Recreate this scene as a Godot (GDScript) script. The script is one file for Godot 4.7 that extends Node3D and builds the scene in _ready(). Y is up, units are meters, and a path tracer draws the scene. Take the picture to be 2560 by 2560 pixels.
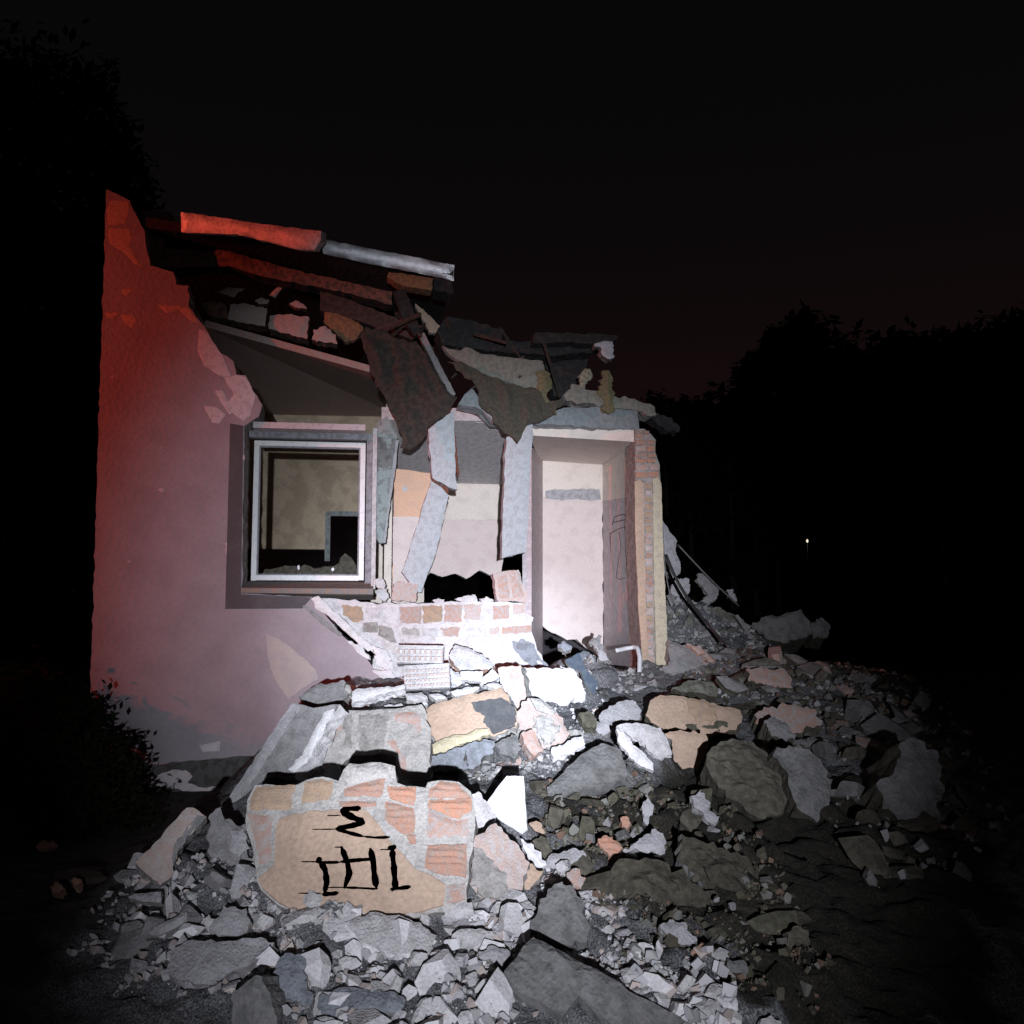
extends Node3D

const CHUNKS = [
	["masonry_chunk","broken brick wall chunk with tan plaster and black painted strokes, leaning low in the rubble","wall chunk","",[-0.778,0.419,-5.718],0,33,0.3,"mortar_pale","mortar",0.018,[-0.678,0.117,-0.651,0.204,-0.412,0.212,-0.369,0.236,-0.279,0.253,-0.189,0.233,-0.171,0.3,-0.139,0.335,0.037,0.342,0.118,0.32,0.139,0.221,0.187,0.198,0.298,0.192,0.307,0.225,0.369,0.243,0.48,0.221,0.546,0.165,0.578,0.041,0.571,-0.088,0.554,-0.223,0.543,-0.319,0.546,-0.43,0.435,-0.481,0.267,-0.514,-0.292,-0.514,-0.428,-0.447,-0.525,-0.371,-0.568,-0.267,-0.627,-0.116,-0.673,0.004],[["plaster",0.022,0.03,"plaster_tan",0.012,[-0.484,0.004,-0.416,0.03,-0.202,0.052,-0.021,0.055,0.019,0.013,0.099,-0.088,0.185,-0.179,0.27,-0.272,0.359,-0.304,0.43,-0.354,0.426,-0.456,0.266,-0.497,-0.293,-0.506,-0.42,-0.443,-0.525,-0.362,-0.551,-0.319,-0.474,-0.25,-0.491,-0.088]],["brick",0.012,0.05,"brick_tan",0.006,[-0.661,0.127,-0.641,0.192,-0.425,0.202,-0.429,0.127,-0.426,0.055,-0.654,0.055]],["brick",0.01,0.05,"brick_tan",0.006,[-0.381,0.127,-0.368,0.221,-0.277,0.237,-0.22,0.221,-0.217,0.155,-0.234,0.098,-0.379,0.093]],["brick",0.014,0.05,"mortar_pale",0.006,[-0.154,0.292,-0.127,0.324,0.034,0.33,0.105,0.307,0.092,0.243,-0.135,0.199]],["brick",0.014,0.05,"brick",0.006,[-0.159,0.184,0.073,0.248,0.07,0.194,0.062,0.146,0.046,0.127,-0.147,0.136]],["brick",0.012,0.05,"brick",0.006,[-0.173,0.107,0.051,0.117,0.046,0.065,-0.021,0.06,-0.168,0.079]],["brick",0.016,0.05,"brick_bright",0.006,[0.088,0.189,0.247,0.184,0.251,0.122,0.24,0.079,0.105,0.127]],["brick",0.012,0.05,"brick",0.006,[0.082,0.107,0.241,0.065,0.254,0.004,0.254,-0.07,0.196,-0.079,0.13,-0.033,0.087,0.004]],["brick",0.012,0.05,"brick",0.006,[0.21,-0.088,0.258,-0.079,0.262,-0.134,0.23,-0.129]],["brick",0.016,0.05,"brick",0.006,[0.317,0.175,0.388,0.223,0.471,0.209,0.53,0.155,0.552,0.127,0.319,0.127]],["brick",0.014,0.05,"brick_bright",0.006,[0.318,0.117,0.557,0.119,0.558,0.06,0.487,0.004,0.318,0.069]],["brick",0.012,0.05,"brick_dusty",0.006,[0.321,0.055,0.479,-0.006,0.541,0.013,0.548,-0.088,0.322,-0.107]],["brick",0.016,0.05,"brick",0.006,[0.326,-0.138,0.536,-0.134,0.537,-0.232,0.537,-0.311,0.375,-0.289,0.32,-0.258]],["brick",0.008,0.05,"brick_dusty",0.006,[-0.666,0.041,-0.498,0.041,-0.517,-0.015,-0.498,-0.088,-0.487,-0.223,-0.553,-0.25,-0.602,-0.107]],["brick",0.008,0.05,"brick_dusty",0.006,[0.439,-0.354,0.533,-0.341,0.537,-0.422,0.442,-0.447]]],[[0.024,[-0.156,0.045,-0.102,0.052,-0.044,0.055]],[0.031,[-0.155,0.041,-0.088,0.006,-0.014,-0.026]],[0.026,[-0.014,-0.026,-0.093,-0.044,-0.171,-0.061]],[0.018,[-0.171,-0.059,-0.098,-0.081,-0.016,-0.102]],[0.012,[-0.016,-0.102,0.047,-0.108,0.127,-0.107]],[0.005,[-0.224,0.013,-0.152,0.015]],[0.005,[-0.296,-0.063,-0.162,-0.062]],[0.026,[-0.254,-0.228,-0.223,-0.232]],[0.028,[-0.239,-0.228,-0.2,-0.28,-0.184,-0.345,-0.19,-0.405]],[0.018,[-0.202,-0.408,-0.151,-0.405,-0.116,-0.4]],[0.013,[-0.239,-0.243,-0.126,-0.241]],[0.017,[-0.126,-0.239,-0.039,-0.23,0.061,-0.223]],[0.026,[-0.13,-0.156,-0.088,-0.241,-0.071,-0.302,-0.09,-0.378]],[0.027,[0.025,-0.165,0.047,-0.232,0.059,-0.302,0.078,-0.381]],[0.01,[-0.095,-0.373,-0.008,-0.376,0.083,-0.381]],[0.027,[0.14,-0.161,0.159,-0.267,0.174,-0.371,0.157,-0.392]],[0.017,[0.147,-0.381,0.207,-0.376,0.255,-0.369]],[0.018,[0.118,-0.165,0.164,-0.161]],[0.005,[-0.331,-0.239,-0.235,-0.239]],[0.005,[-0.327,-0.403,-0.199,-0.403]],[0.005,[-0.189,-0.373,-0.086,-0.373]],[0.005,[-0.165,-0.161,-0.116,-0.161]],[0.005,[0.079,-0.174,0.141,-0.174]]]],
	["masonry_chunk","wide mortar-smeared wall slab with bare bricks, lying above the painted slab","wall chunk","",[-0.942,0.618,-7.385],0,32,0.34,"mortar_pale","mortar",0.02,[-0.451,0.229,-0.381,0.258,-0.132,0.281,0.098,0.299,0.285,0.328,0.331,0.247,0.37,0.088,0.367,-0.056,0.376,-0.239,0.357,-0.255,0.156,-0.252,0.129,-0.078,0.062,-0.061,-0.171,-0.072,-0.228,-0.116,-0.25,-0.196,-0.414,-0.175,-0.506,-0.164],[["brick",0.012,0.05,"brick_dusty",0.014,[-0.437,0.201,-0.376,0.218,-0.292,0.207,-0.271,0.11,-0.307,0.054,-0.367,0.133,-0.43,0.144]],["brick",0.012,0.05,"brick_dusty",0.014,[0.086,0.247,0.194,0.264,0.279,0.247,0.292,0.099,0.247,0.088,0.232,0.167,0.105,0.201]],["brick",0.01,0.05,"mortar",0.014,[-0.274,0.235,-0.19,0.235,-0.17,-0.034,-0.256,-0.045]],["brick",0.01,0.05,"mortar",0.014,[-0.17,0.241,0.059,0.252,0.043,0.054,0.039,-0.034,-0.15,-0.034]],["brick",0.012,0.05,"brick_dusty",0.014,[0.05,0.032,0.116,0.043,0.141,-0.023,0.196,-0.089,0.215,-0.228,0.175,-0.228,0.149,-0.067]],["brick",0.014,0.05,"mortar_pale",0.014,[0.201,0.071,0.339,0.093,0.352,-0.056,0.36,-0.228,0.225,-0.234]]],[]],
	["plaster_slab","grey-edged plaster slab leaning steeply against the house wall, left of the masonry slab","wall chunk","",[-1.548,0.571,-7.057],-18,28,0.16,"plaster_grey","plaster_white",0.016,[-0.046,0.409,0.126,0.371,0.321,0.403,0.283,0.317,0.23,0.144,0.197,-0.025,0.11,-0.109,-0.096,-0.119,-0.172,-0.261,-0.271,-0.427,-0.356,-0.415,-0.304,-0.232],[["plaster_ridge",0.02,0.03,"plaster_white",0.012,[0.23,0.335,0.299,0.364,0.25,0.144,0.197,-0.025,0.122,-0.094,0.072,-0.075,0.15,0.028,0.188,0.18]],["plaster_ridge",0.015,0.03,"plaster_grey_pale",0.01,[-0.043,0.398,0.025,0.38,-0.121,-0.039,-0.223,-0.293,-0.285,-0.41,-0.347,-0.407,-0.289,-0.217]]],[]],
	["plaster_slab","flat tan plastered slab with a dark grey painted corner in the rubble centre","wall chunk","",[-0.273,0.791,-7.875],0,34,0.12,"plaster_tan","mortar_pale",0.015,[-0.413,0.029,-0.328,0.091,-0.131,0.154,0.056,0.204,0.19,0.245,0.246,0.166,0.268,0.079,0.312,0.029,0.301,-0.105,0.139,-0.183,0.1,-0.159,-0.077,-0.183,-0.291,-0.224,-0.361,-0.117],[["paint_patch",0.006,0.012,"paint_dark",0.012,[-0.041,0.097,0.047,0.116,0.19,0.141,0.246,0.104,0.301,0.029,0.295,-0.099,0.138,-0.171,0.083,-0.105,0.061,-0.069,0.066,-0.02,-0.007,0.029]]],[]],
	["foam_strip","yellowed crumbly foam strip along the lower edge of the tan slab","insulation","",[-0.398,0.626,-7.653],0,30,0.06,"foam","foam",0.02,[-0.205,-0.033,-0.117,0.012,0.009,0.046,0.158,0.092,0.222,0.098,0.238,0.052,0.117,0.001,-0.051,-0.066,-0.165,-0.105,-0.197,-0.094],[],[]],
	["concrete_block","blue-grey block below the yellow foam strip","masonry block","",[-0.446,0.512,-7.432],0,25,0.15,"concrete_blue","concrete",0.02,[-0.131,0.03,0.007,0.072,0.11,0.114,0.124,-0.064,0.012,-0.075,-0.121,-0.075],[],[]],
	["concrete_block","blue-grey block beside the brick fragment and right of the foam strip","masonry block","",[-0.225,0.56,-7.461],0,30,0.15,"concrete_blue","concrete",0.02,[-0.096,0.063,0.033,0.107,0.091,0.085,0.097,0.019,0.015,-0.036,-0.045,-0.122,-0.092,-0.111],[],[]],
	["rubble_stone","dark olive-grey stone left of the tilted orange brick","rubble stone","",[-0.016,0.605,-7.505],0,35,0.15,"concrete","concrete",0.02,[-0.114,0.015,0.011,0.102,0.058,0.055,0.086,-0.014,0.037,-0.096,-0.077,-0.06],[],[]],
	["loose_brick","tilted orange brick end between grey stone and pink boulder","brick","",[0.149,0.627,-7.554],10,30,0.13,"brick_dusty","brick_dusty",0.01,[-0.073,0.07,0.013,0.097,0.044,0.023,0.073,-0.069,0.003,-0.111,-0.061,-0.008],[],[]],
	["masonry_boulder","faceted pinkish masonry boulder in the middle of the rubble","boulder","",[0.248,0.711,-7.863],8,35,0.3,"brick_pale","mortar_pale",0.025,[-0.208,0.101,-0.112,0.245,-0.013,0.222,0.11,0.109,0.163,-0.016,0.185,-0.065,0.15,-0.131,0.034,-0.185,-0.027,-0.193,-0.084,-0.048,-0.202,-0.022],[["facet",0.03,0.06,"mortar_pale",0.02,[-0.091,0.225,-0.013,0.214,0.099,0.109,0.062,0.072,-0.056,0.124]],["facet",0.05,0.07,"mortar_pale",0.02,[-0.085,0.05,0.017,0.073,0.095,-0.027,0.037,-0.159,-0.019,-0.17,-0.062,-0.049]]],[]],
	["plaster_strip","white plaster strip lying below the pink boulder","plaster piece","",[0.406,0.599,-7.557],0,40,0.07,"plaster_white","plaster_white",0.02,[-0.118,-0.008,-0.012,0.035,0.112,0.084,0.122,0.02,0.006,-0.039,-0.108,-0.089],[],[]],
	["white_tile","clean white broken tile standing upright beside the painted slab","tile","",[-0.016,0.402,-6.264],-6,20,0.03,"tile_white","tile_white",0.003,[-0.137,0.014,-0.083,0.093,-0.021,0.172,0.08,0.173,0.097,0.012,0.113,-0.138,0.082,-0.164,-0.045,-0.093,-0.09,-0.059],[],[]],
	["plaster_piece","pale pointed plaster piece between painted slab and white tile","plaster piece","",[-0.178,0.369,-6.212],0,24,0.05,"plaster_white_soft","plaster_white",0.015,[-0.061,0.111,-0.023,0.13,0.028,0.06,0.082,-0.015,0.029,-0.082,-0.02,-0.152,-0.035,-0.048],[],[]],
	["masonry_chunk","pinkish brick chunk with plaster, wedged under the white tile","wall chunk","",[-0.08,0.19,-5.707],0,36,0.26,"brick_pale","mortar",0.02,[-0.128,0.016,-0.14,0.119,-0.096,0.176,-0.01,0.242,0.022,0.215,0.091,0.128,0.176,0.014,0.141,-0.066,0.13,-0.129,0.078,-0.199,-0.036,-0.208,-0.089,-0.169,-0.143,-0.102],[["plaster",0.02,0.04,"mortar",0.02,[-0.139,0.072,-0.085,0.081,-0.039,0.025,0.015,-0.03,0.055,-0.066,0.043,-0.182,-0.071,-0.182,-0.134,-0.093]]],[]],
	["plaster_piece","white curved plaster sliver right of the pinkish brick chunk","plaster piece","",[0.127,0.185,-5.972],0,35,0.05,"plaster_white","plaster_white",0.02,[-0.082,0.094,-0.017,0.069,0.02,0.025,0.061,-0.037,0.051,-0.094,0,-0.061,-0.036,0.006],[],[]],
	["rubble_stone","beige stone between pinkish brick chunk and white rubble","rubble stone","",[0.103,0.111,-5.75],0,35,0.12,"plaster_tan","mortar",0.02,[-0.047,0.016,-0.006,0.08,0.07,0.039,0.033,-0.011,-0.008,-0.065,-0.042,-0.056],[],[]],
	["loose_brick","upright red-edged brick leaning beside the bright white panel","brick","",[0.011,0.978,-8.361],-15,15,0.2,"brick_pale","mortar_pale",0.012,[-0.138,0.142,0.045,0.168,0.077,0.052,0.115,-0.082,0.047,-0.195,-0.035,-0.079,-0.113,-0],[["plaster",0.012,0.02,"plaster_white_soft",0.01,[-0.128,0.12,-0.05,0.139,-0.017,0.004,0.043,-0.17,-0.036,-0.067,-0.108,0.008]]],[]],
	["plaster_sheet","large bright white plaster panel propped below the brick sill","plaster sheet","",[0.34,0.951,-8.652],6,22,0.1,"plaster_white","plaster_white",0.015,[-0.253,0.16,-0.096,0.164,0.112,0.155,0.148,0.099,0.169,-0,0.187,-0.094,0.104,-0.168,-0.016,-0.142,-0.134,-0.091,-0.22,-0.075],[],[]],
	["plaster_piece","small white tile-like piece on the debris left of the bright panel","plaster piece","",[-0.332,1.046,-8.516],0,22,0.07,"plaster_white","plaster_white",0.008,[-0.088,0.037,0.091,0.037,0.08,-0.043,-0.083,-0.03],[],[]],
	["plaster_piece","small tilted white cube-like piece beside the upright brick","plaster piece","",[-0.187,1.033,-8.429],0,25,0.09,"plaster_white","plaster_white",0.008,[-0.08,-0.024,0.027,0.079,0.085,0.016,-0.032,-0.069],[],[]],
	["masonry_chunk","pale flat plaster chunk with orange broken edge below the brick sill","wall chunk","",[-0.358,1.153,-9.065],0,35,0.1,"plaster_white_soft","brick",0.012,[-0.195,0.057,-0.142,0.166,-0.006,0.118,0.123,0.042,0.207,-0.04,0.188,-0.084,0.05,-0.092,-0.088,-0.114,-0.141,-0.047],[],[]],
	["plaster_piece","rounded pale plaster lump right of the hollow clay blocks","plaster piece","",[-0.459,1.021,-8.646],0,35,0.12,"plaster_white_soft","plaster_white",0.02,[-0.075,0.102,0.017,0.059,0.081,-0.053,0.022,-0.081,-0.046,-0.025],[],[]],
	["plaster_slab","long white plaster slab with torn upper edge at the foot of the mauve wall","plaster slab","",[-1.079,0.944,-8.22],0,38,0.1,"plaster_white","plaster_white",0.015,[-0.195,-0.006,-0.166,0.021,0.039,0.042,0.221,0.063,0.235,0.021,0.045,-0.026,-0.175,-0.114],[],[]],
	["plaster_slab","grey plaster slab lump left of the long white slab","plaster slab","",[-1.431,0.924,-8.061],0,30,0.14,"plaster_grey","mortar",0.02,[-0.224,-0.007,-0.083,0.093,0.113,0.125,0.153,0.002,0.1,-0.087,-0.059,-0.123],[],[]],
	["rubble_stone","small pinkish stone between the grey lump and the long white slab","rubble stone","",[-1.336,0.952,-8.125],0,30,0.1,"mortar_pale","mortar",0.02,[-0.076,0.025,0.039,0.062,0.085,0,0.01,-0.05,-0.058,-0.037],[],[]],
	["plaster_flake","squarish grey crumb right of the long white slab","plaster flake","",[-0.739,0.909,-8.042],0,45,0.05,"plaster_white_soft","mortar_pale",0.01,[-0.087,0.035,0.035,0.057,0.09,-0.009,0.032,-0.059,-0.071,-0.023],[],[]],
	["plaster_flake","cream wedge of plaster below the grey crumb","plaster flake","",[-0.705,0.863,-8.024],0,45,0.05,"plaster_white","mortar_pale",0.01,[-0.06,0.002,-0.007,0.038,0.058,-0.005,0.009,-0.034],[],[]],
	["plaster_flake","flat pale flake above the tan plaster slab","plaster flake","",[-0.573,0.917,-8.028],0,45,0.05,"plaster_white_soft","mortar_pale",0.01,[-0.071,0.018,0.007,0.033,0.076,-0.011,-0.012,-0.04],[],[]],
	["plaster_flake","flat white flake along the tan slab's upper edge","plaster flake","",[-0.364,0.961,-8.039],0,45,0.05,"plaster_white","mortar_pale",0.01,[-0.112,-0.004,0.01,0.04,0.111,0.04,0.068,-0.019,-0.076,-0.055],[],[]],
	["plaster_flake","small orange-white flake under the upright brick","plaster flake","",[-0.134,1,-8.029],0,45,0.05,"plaster_white_soft","mortar_pale",0.01,[-0.084,0.004,-0.006,0.033,0.062,0.004,0.028,-0.04],[],[]],
	["plaster_flake","thin grey flake under the long white slab","plaster flake","",[-0.909,0.843,-8.02],0,45,0.05,"plaster_white","mortar_pale",0.01,[-0.079,0.007,0.053,0.029,0.079,-0.007,-0.053,-0.029],[],[]],
	["masonry_boulder","large tan-plastered masonry boulder below the brick pier","boulder","",[1.439,0.736,-8.32],0,38,0.4,"plaster_tan","soil_stone",0.03,[-0.373,0.015,-0.314,0.154,-0.235,0.213,-0.089,0.198,0.055,0.165,0.232,0.111,0.389,0.057,0.39,-0.049,0.327,-0.112,0.195,-0.153,0.118,-0.194,0.018,-0.132,-0.123,-0.112,-0.265,-0.091,-0.334,-0.049],[["plaster",0.02,0.05,"brick_tan",0.02,[-0.02,0.154,0.126,0.143,0.209,0.079,0.191,-0.049,0.028,-0.049,-0.031,0.057]],["moss_patch",0.01,0.03,"moss",0.03,[-0.083,-0.07,0.097,-0.08,0.212,-0.028,0.318,-0.049,0.198,-0.132,0.021,-0.112]]],[]],
	["plaster_sheet","light buff plaster block with a sharp right edge under the tan boulder","wall chunk","",[1.292,0.558,-7.685],-8,26,0.25,"plaster_tan","plaster_grey",0.02,[-0.165,0.119,-0.031,0.139,0.135,0.133,0.157,0.055,0.102,-0.084,0.058,-0.178,-0.039,-0.154,-0.103,-0.071,-0.117,0.05],[],[]],
	["plaster_piece","bright white angular plaster shell leaning below the tan boulder","plaster piece","",[0.958,0.672,-7.418],0,28,0.08,"plaster_white_soft","plaster_white",0.015,[-0.204,0.092,-0.14,0.118,-0.027,0.104,0.101,0.075,0.143,-0.002,0.165,-0.128,0.083,-0.145,0.023,-0.103,-0.021,-0.036,-0.129,0.032],[],[]],
	["plaster_piece","long white shard pointing down under the angular plaster shell","plaster piece","",[0.836,0.614,-7.16],0,25,0.06,"plaster_white","plaster_white",0.012,[-0.117,0.154,-0.049,0.106,0.039,0.009,0.126,-0.086,0.125,-0.141,0.032,-0.102,-0.055,-0.007,-0.106,0.073],[],[]],
	["plaster_chunk","grey-white plaster chunk between bright panel and tan boulder","plaster piece","",[0.822,0.745,-8.086],0,35,0.2,"plaster_grey_pale","mortar",0.02,[-0.209,-0.13,-0.129,0.048,0.002,0.149,0.128,0.159,0.192,0.068,0.168,-0.012,0.008,-0.032,-0.032,-0.091,-0.123,-0.15],[],[]],
	["rubble_stone","mossy olive stone beside the grey-white plaster chunk","rubble stone","",[0.585,0.755,-7.936],0,30,0.14,"moss","moss",0.02,[-0.075,0.049,0.009,0.068,0.058,0.002,0.038,-0.073,-0.03,-0.045],[],[]],
	["plaster_chunk","flat white broken plaster below the brick sill, right end","plaster piece","",[0.514,0.927,-9.088],0,30,0.15,"plaster_white","plaster_white",0.02,[-0.088,0.208,0.031,0.163,0.107,0.052,0.12,-0.123,0.019,-0.176,-0.078,-0.123,-0.114,0.008],[],[]],
	["glass_sheet","dark bluish sheet piece sticking out right of the white plaster","sheet piece","",[0.62,1.038,-9.165],15,25,0.03,"sheet_blue","concrete",0.006,[-0.143,0.12,0.003,0.188,0.036,0.049,0.134,-0.102,0.077,-0.209,0.011,-0.114,-0.01,0.009,-0.11,0.065],[],[]],
	["concrete_slab","dusty grey concrete slab half sunk in dark soil at the centre right","concrete slab","",[0.492,0.464,-7.087],0,42,0.22,"concrete","concrete",0.015,[-0.262,-0.097,-0.167,0.001,-0.02,0.165,0.127,0.259,0.258,0.212,0.295,0.001,0.197,-0.07,0.012,-0.105,-0.173,-0.166,-0.249,-0.175],[],[]],
	["earth_boulder","big rounded earthy boulder on the right slope","boulder","",[1.543,0.502,-6.833],0,38,0.45,"soil_stone","soil",0.03,[-0.257,0.169,-0.172,0.238,-0.059,0.282,0.074,0.256,0.153,0.186,0.208,0.067,0.225,-0.162,0.178,-0.257,0.054,-0.304,-0.051,-0.241,-0.126,-0.162,-0.237,-0.016],[],[]],
	["earth_boulder","grey rounded boulder right of the big earthy boulder","boulder","",[1.887,0.482,-6.74],8,35,0.4,"concrete","soil",0.03,[-0.15,0.211,-0.041,0.242,0.082,0.228,0.143,0.115,0.173,-0.006,0.107,-0.168,-0.003,-0.286,-0.087,-0.209,-0.111,-0.132,-0.11,0.04],[],[]],
	["earth_boulder","dim boulder at the far right, beyond the black hollow","boulder","",[2.564,0.5,-6.733],10,30,0.5,"concrete","soil",0.04,[0.011,0.236,0.146,0.249,0.248,0.168,0.235,-0.003,0.092,-0.268,-0.072,-0.292,-0.258,-0.198,-0.245,-0.036,-0.119,0.037,-0.02,0.142],[],[]],
	["earth_boulder","dim smooth boulder on top of the right heap","boulder","",[3.266,1.42,-12.266],0,20,0.6,"concrete","soil",0.04,[-0.423,0.011,-0.248,0.125,0.198,0.218,0.254,0.125,0.304,-0.018,0.208,-0.131,-0.014,-0.193,-0.276,-0.131],[],[]],
	["earth_boulder","small dim boulder touching the smooth boulder on the right heap","boulder","",[3.653,1.404,-12.239],0,20,0.4,"concrete","soil",0.03,[-0.107,0.071,0.036,0.129,0.117,0.028,0.058,-0.113,-0.104,-0.113],[],[]],
	["earth_clod","broad dark soil clod below the concrete slab on the right slope","soil clod","",[0.775,0.125,-5.672],0,40,0.3,"soil","soil",0.04,[-0.271,0.012,-0.211,0.107,-0.154,0.14,-0.045,0.15,0.052,0.126,0.167,0.031,0.328,-0.081,0.26,-0.135,0.104,-0.126,-0.071,-0.126,-0.172,-0.081],[],[]],
	["earth_clod","dark pointed soil-covered slab on the far right slope","soil clod","",[1.14,0.179,-5.802],0,38,0.25,"soil","concrete",0.03,[-0.185,0.191,-0.113,0.171,0.063,0.102,0.18,0.034,0.212,-0.079,0.193,-0.162,0.073,-0.135,-0.061,-0.135,-0.155,-0.023,-0.219,0.054],[],[]],
	["concrete_beam","long grey concrete beam lying diagonally across the bottom foreground","concrete beam","",[0.328,-0.14,-4.783],0,48,0.22,"concrete","concrete",0.012,[-0.36,0.093,-0.307,0.161,-0.23,0.258,-0.146,0.214,-0.049,0.157,0.054,0.103,0.195,0.001,0.334,-0.08,0.488,-0.169,0.461,-0.204,0.119,-0.204,0.04,-0.103,-0.028,-0.02,-0.105,-0.114,-0.213,-0.043,-0.323,0.009],[],[]],
	["concrete_boulder","blunt triangular grey boulder above the diagonal beam","boulder","",[0.257,0.03,-5.302],0,38,0.3,"concrete","concrete",0.025,[-0.166,-0.083,-0.131,0.037,-0.083,0.122,-0.006,0.193,0.052,0.148,0.106,0.054,0.13,-0.054,0.106,-0.119,0.04,-0.143,-0.049,-0.135],[],[]],
	["masonry_slab","pale ridged brick fragment lying on the dark soil at lower right","brick fragment","",[0.838,-0.035,-5.267],0,42,0.12,"plaster_grey_pale","mortar",0.015,[-0.103,0.041,-0.05,0.071,0.03,0.054,0.03,0.015,0.074,-0.018,0.066,-0.052,0.003,-0.064,-0.051,-0.043],[],[]],
	["brick_fragment","pink brick fragment on the white rubble right of the grey boulder","brick fragment","",[0.358,0.101,-5.763],0,38,0.12,"brick_dusty","brick_dusty",0.02,[-0.062,0.034,-0.006,0.062,0.054,-0.004,0.043,-0.05,-0.029,-0.041],[],[]],
	["brick_fragment","orange brick corner lying on dark soil in the slope","brick fragment","",[0.568,0.196,-6.108],0,38,0.1,"brick_bright","brick",0.02,[-0.068,0.054,0.018,0.069,0.065,-0.007,0.039,-0.037,-0.01,-0.069,-0.045,-0.007],[],[]],
	["brick_fragment","small round orange brick bit on the dark slope","brick fragment","",[0.699,0.259,-6.5],0,35,0.1,"brick_bright","brick",0.02,[-0.031,0.027,0.011,0.043,0.033,-0.005,0.011,-0.037,-0.024,-0.027],[],[]],
	["rubble_stone","flat light-grey stone right of the pinkish chunk on the dark soil","rubble stone","",[0.305,0.161,-5.986],0,40,0.14,"plaster_grey_pale","mortar",0.02,[-0.116,-0.031,-0.082,0.029,0.023,0.06,0.099,0.055,0.115,-0.001,0.037,-0.05,-0.075,-0.06],[],[]],
	["plaster_piece","standing grey plaster leaf on the dark slope","plaster piece","",[0.846,0.315,-6.555],0,25,0.06,"plaster_grey_pale","mortar",0.02,[-0.037,0.025,0.003,0.087,0.042,0.04,0.032,-0.021,-0.009,-0.087,-0.031,-0.042],[],[]],
	["plaster_chunk","forked pale plaster lump on the dark slope","plaster piece","",[0.807,0.204,-6.153],0,36,0.08,"plaster_grey_pale","plaster_grey",0.025,[-0.166,-0.041,-0.065,0.014,-0.012,0.065,0.039,0.096,0.092,0.034,0.092,-0.056,0.053,-0.066,-0.032,-0.044],[],[]],
	["plaster_chunk","pale plaster lump below the earthy boulder","plaster piece","",[1.215,0.335,-6.59],0,36,0.08,"plaster_grey_pale","plaster_grey",0.025,[-0.077,0.082,-0.019,0.127,0.023,0.048,0.025,-0.019,0.082,-0.052,0.042,-0.123,-0.021,-0.052,-0.057,-0.008],[],[]],
	["soil_stone","small rounded beige-capped stone under the white tile","rubble stone","",[0.146,0.243,-6.373],0,35,0.12,"plaster_tan","soil_stone",0.02,[-0.049,0.033,0.002,0.054,0.04,0.028,0.046,-0.035,0,-0.055,-0.039,-0.024],[],[]],
	["soil_stone","brown stone right of the white tile's foot","rubble stone","",[0.181,0.201,-6.089],0,35,0.12,"soil_stone","soil",0.02,[-0.059,0.052,0.009,0.072,0.055,-0.008,0.016,-0.076,-0.022,-0.037],[],[]],
	["dark_slab","smooth dim slab half hidden at the lower right edge of the rubble","concrete slab","",[1.403,-0.045,-5.176],0,40,0.15,"soil_stone","soil",0.02,[-0.056,0.053,-0.015,0.078,0.055,0.061,0.052,-0.028,0.015,-0.092,-0.052,-0.068],[],[]],
	["plaster_piece","lavender-grey plaster slab at lower right, among white crumbs","plaster piece","",[1.003,-0.095,-5.118],0,40,0.08,"plaster_grey_pale","mortar",0.02,[-0.047,0.007,0,0.035,0.042,0.019,0.031,-0.028,-0.025,-0.032],[],[]],
	["plaster_piece","dull grey plaster slab below the lavender-grey one at lower right","plaster piece","",[1.07,-0.122,-5.022],0,42,0.08,"concrete","mortar",0.02,[-0.047,0.039,0.024,0.039,0.046,-0.016,0.017,-0.046,-0.04,-0.016],[],[]],
	["plaster_piece","white block cut by the bottom edge at right","plaster piece","",[1.13,-0.244,-4.67],0,35,0.12,"plaster_white_soft","plaster_white",0.02,[-0.039,0.02,0.003,0.033,0.043,0.013,0.042,-0.033,-0.051,-0.033],[],[]],
	["wall_panel","upright grey wall panel leaning behind the brick pier","wall chunk","",[1.836,2.293,-11.923],10,5,0.12,"plaster_grey_pale","mortar",0.015,[-0.143,0.488,-0.071,0.381,0.007,0.235,0.099,0.128,0.078,0.02,0.129,-0.174,0.121,-0.251,0.022,-0.31,-0.065,-0.253,-0.175,-0.254],[],[]],
	["wall_panel","small pentagonal grey panel on the heap behind the pier","wall chunk","",[1.948,1.869,-11.865],0,8,0.1,"plaster_grey_pale","mortar",0.02,[-0.071,0.076,-0.031,0.115,0.103,0.105,0.107,-0.021,0.065,-0.107,-0.04,-0.107,-0.133,-0.059],[],[]],
	["wall_panel","tilted grey panel lying on a steel rod behind the pier","wall chunk","",[2.215,1.819,-11.838],0,12,0.1,"plaster_grey","mortar",0.02,[-0.067,0.227,0.001,0.237,0.17,0.03,0.124,-0.087,0.006,-0.164,-0.09,-0.184,-0.116,-0.145,0.042,-0.038,-0.069,0.128],[],[]],
	["wall_panel","small upright grey flake on the ridge of the right heap","wall chunk","",[2.526,1.776,-11.813],0,10,0.06,"plaster_grey_pale","mortar",0.02,[-0.059,0.064,0.008,0.079,0.057,-0.062,0.028,-0.077,-0.034,-0.004],[],[]],
	["concrete_slab","pale slab with ragged lower edge behind the pier","concrete slab","",[1.914,1.649,-11.721],0,14,0.2,"plaster_grey","mortar",0.02,[-0.145,0.105,0.033,0.086,0.123,0.008,0.155,-0.089,-0.013,-0.069,-0.153,-0.04],[],[]],
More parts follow.
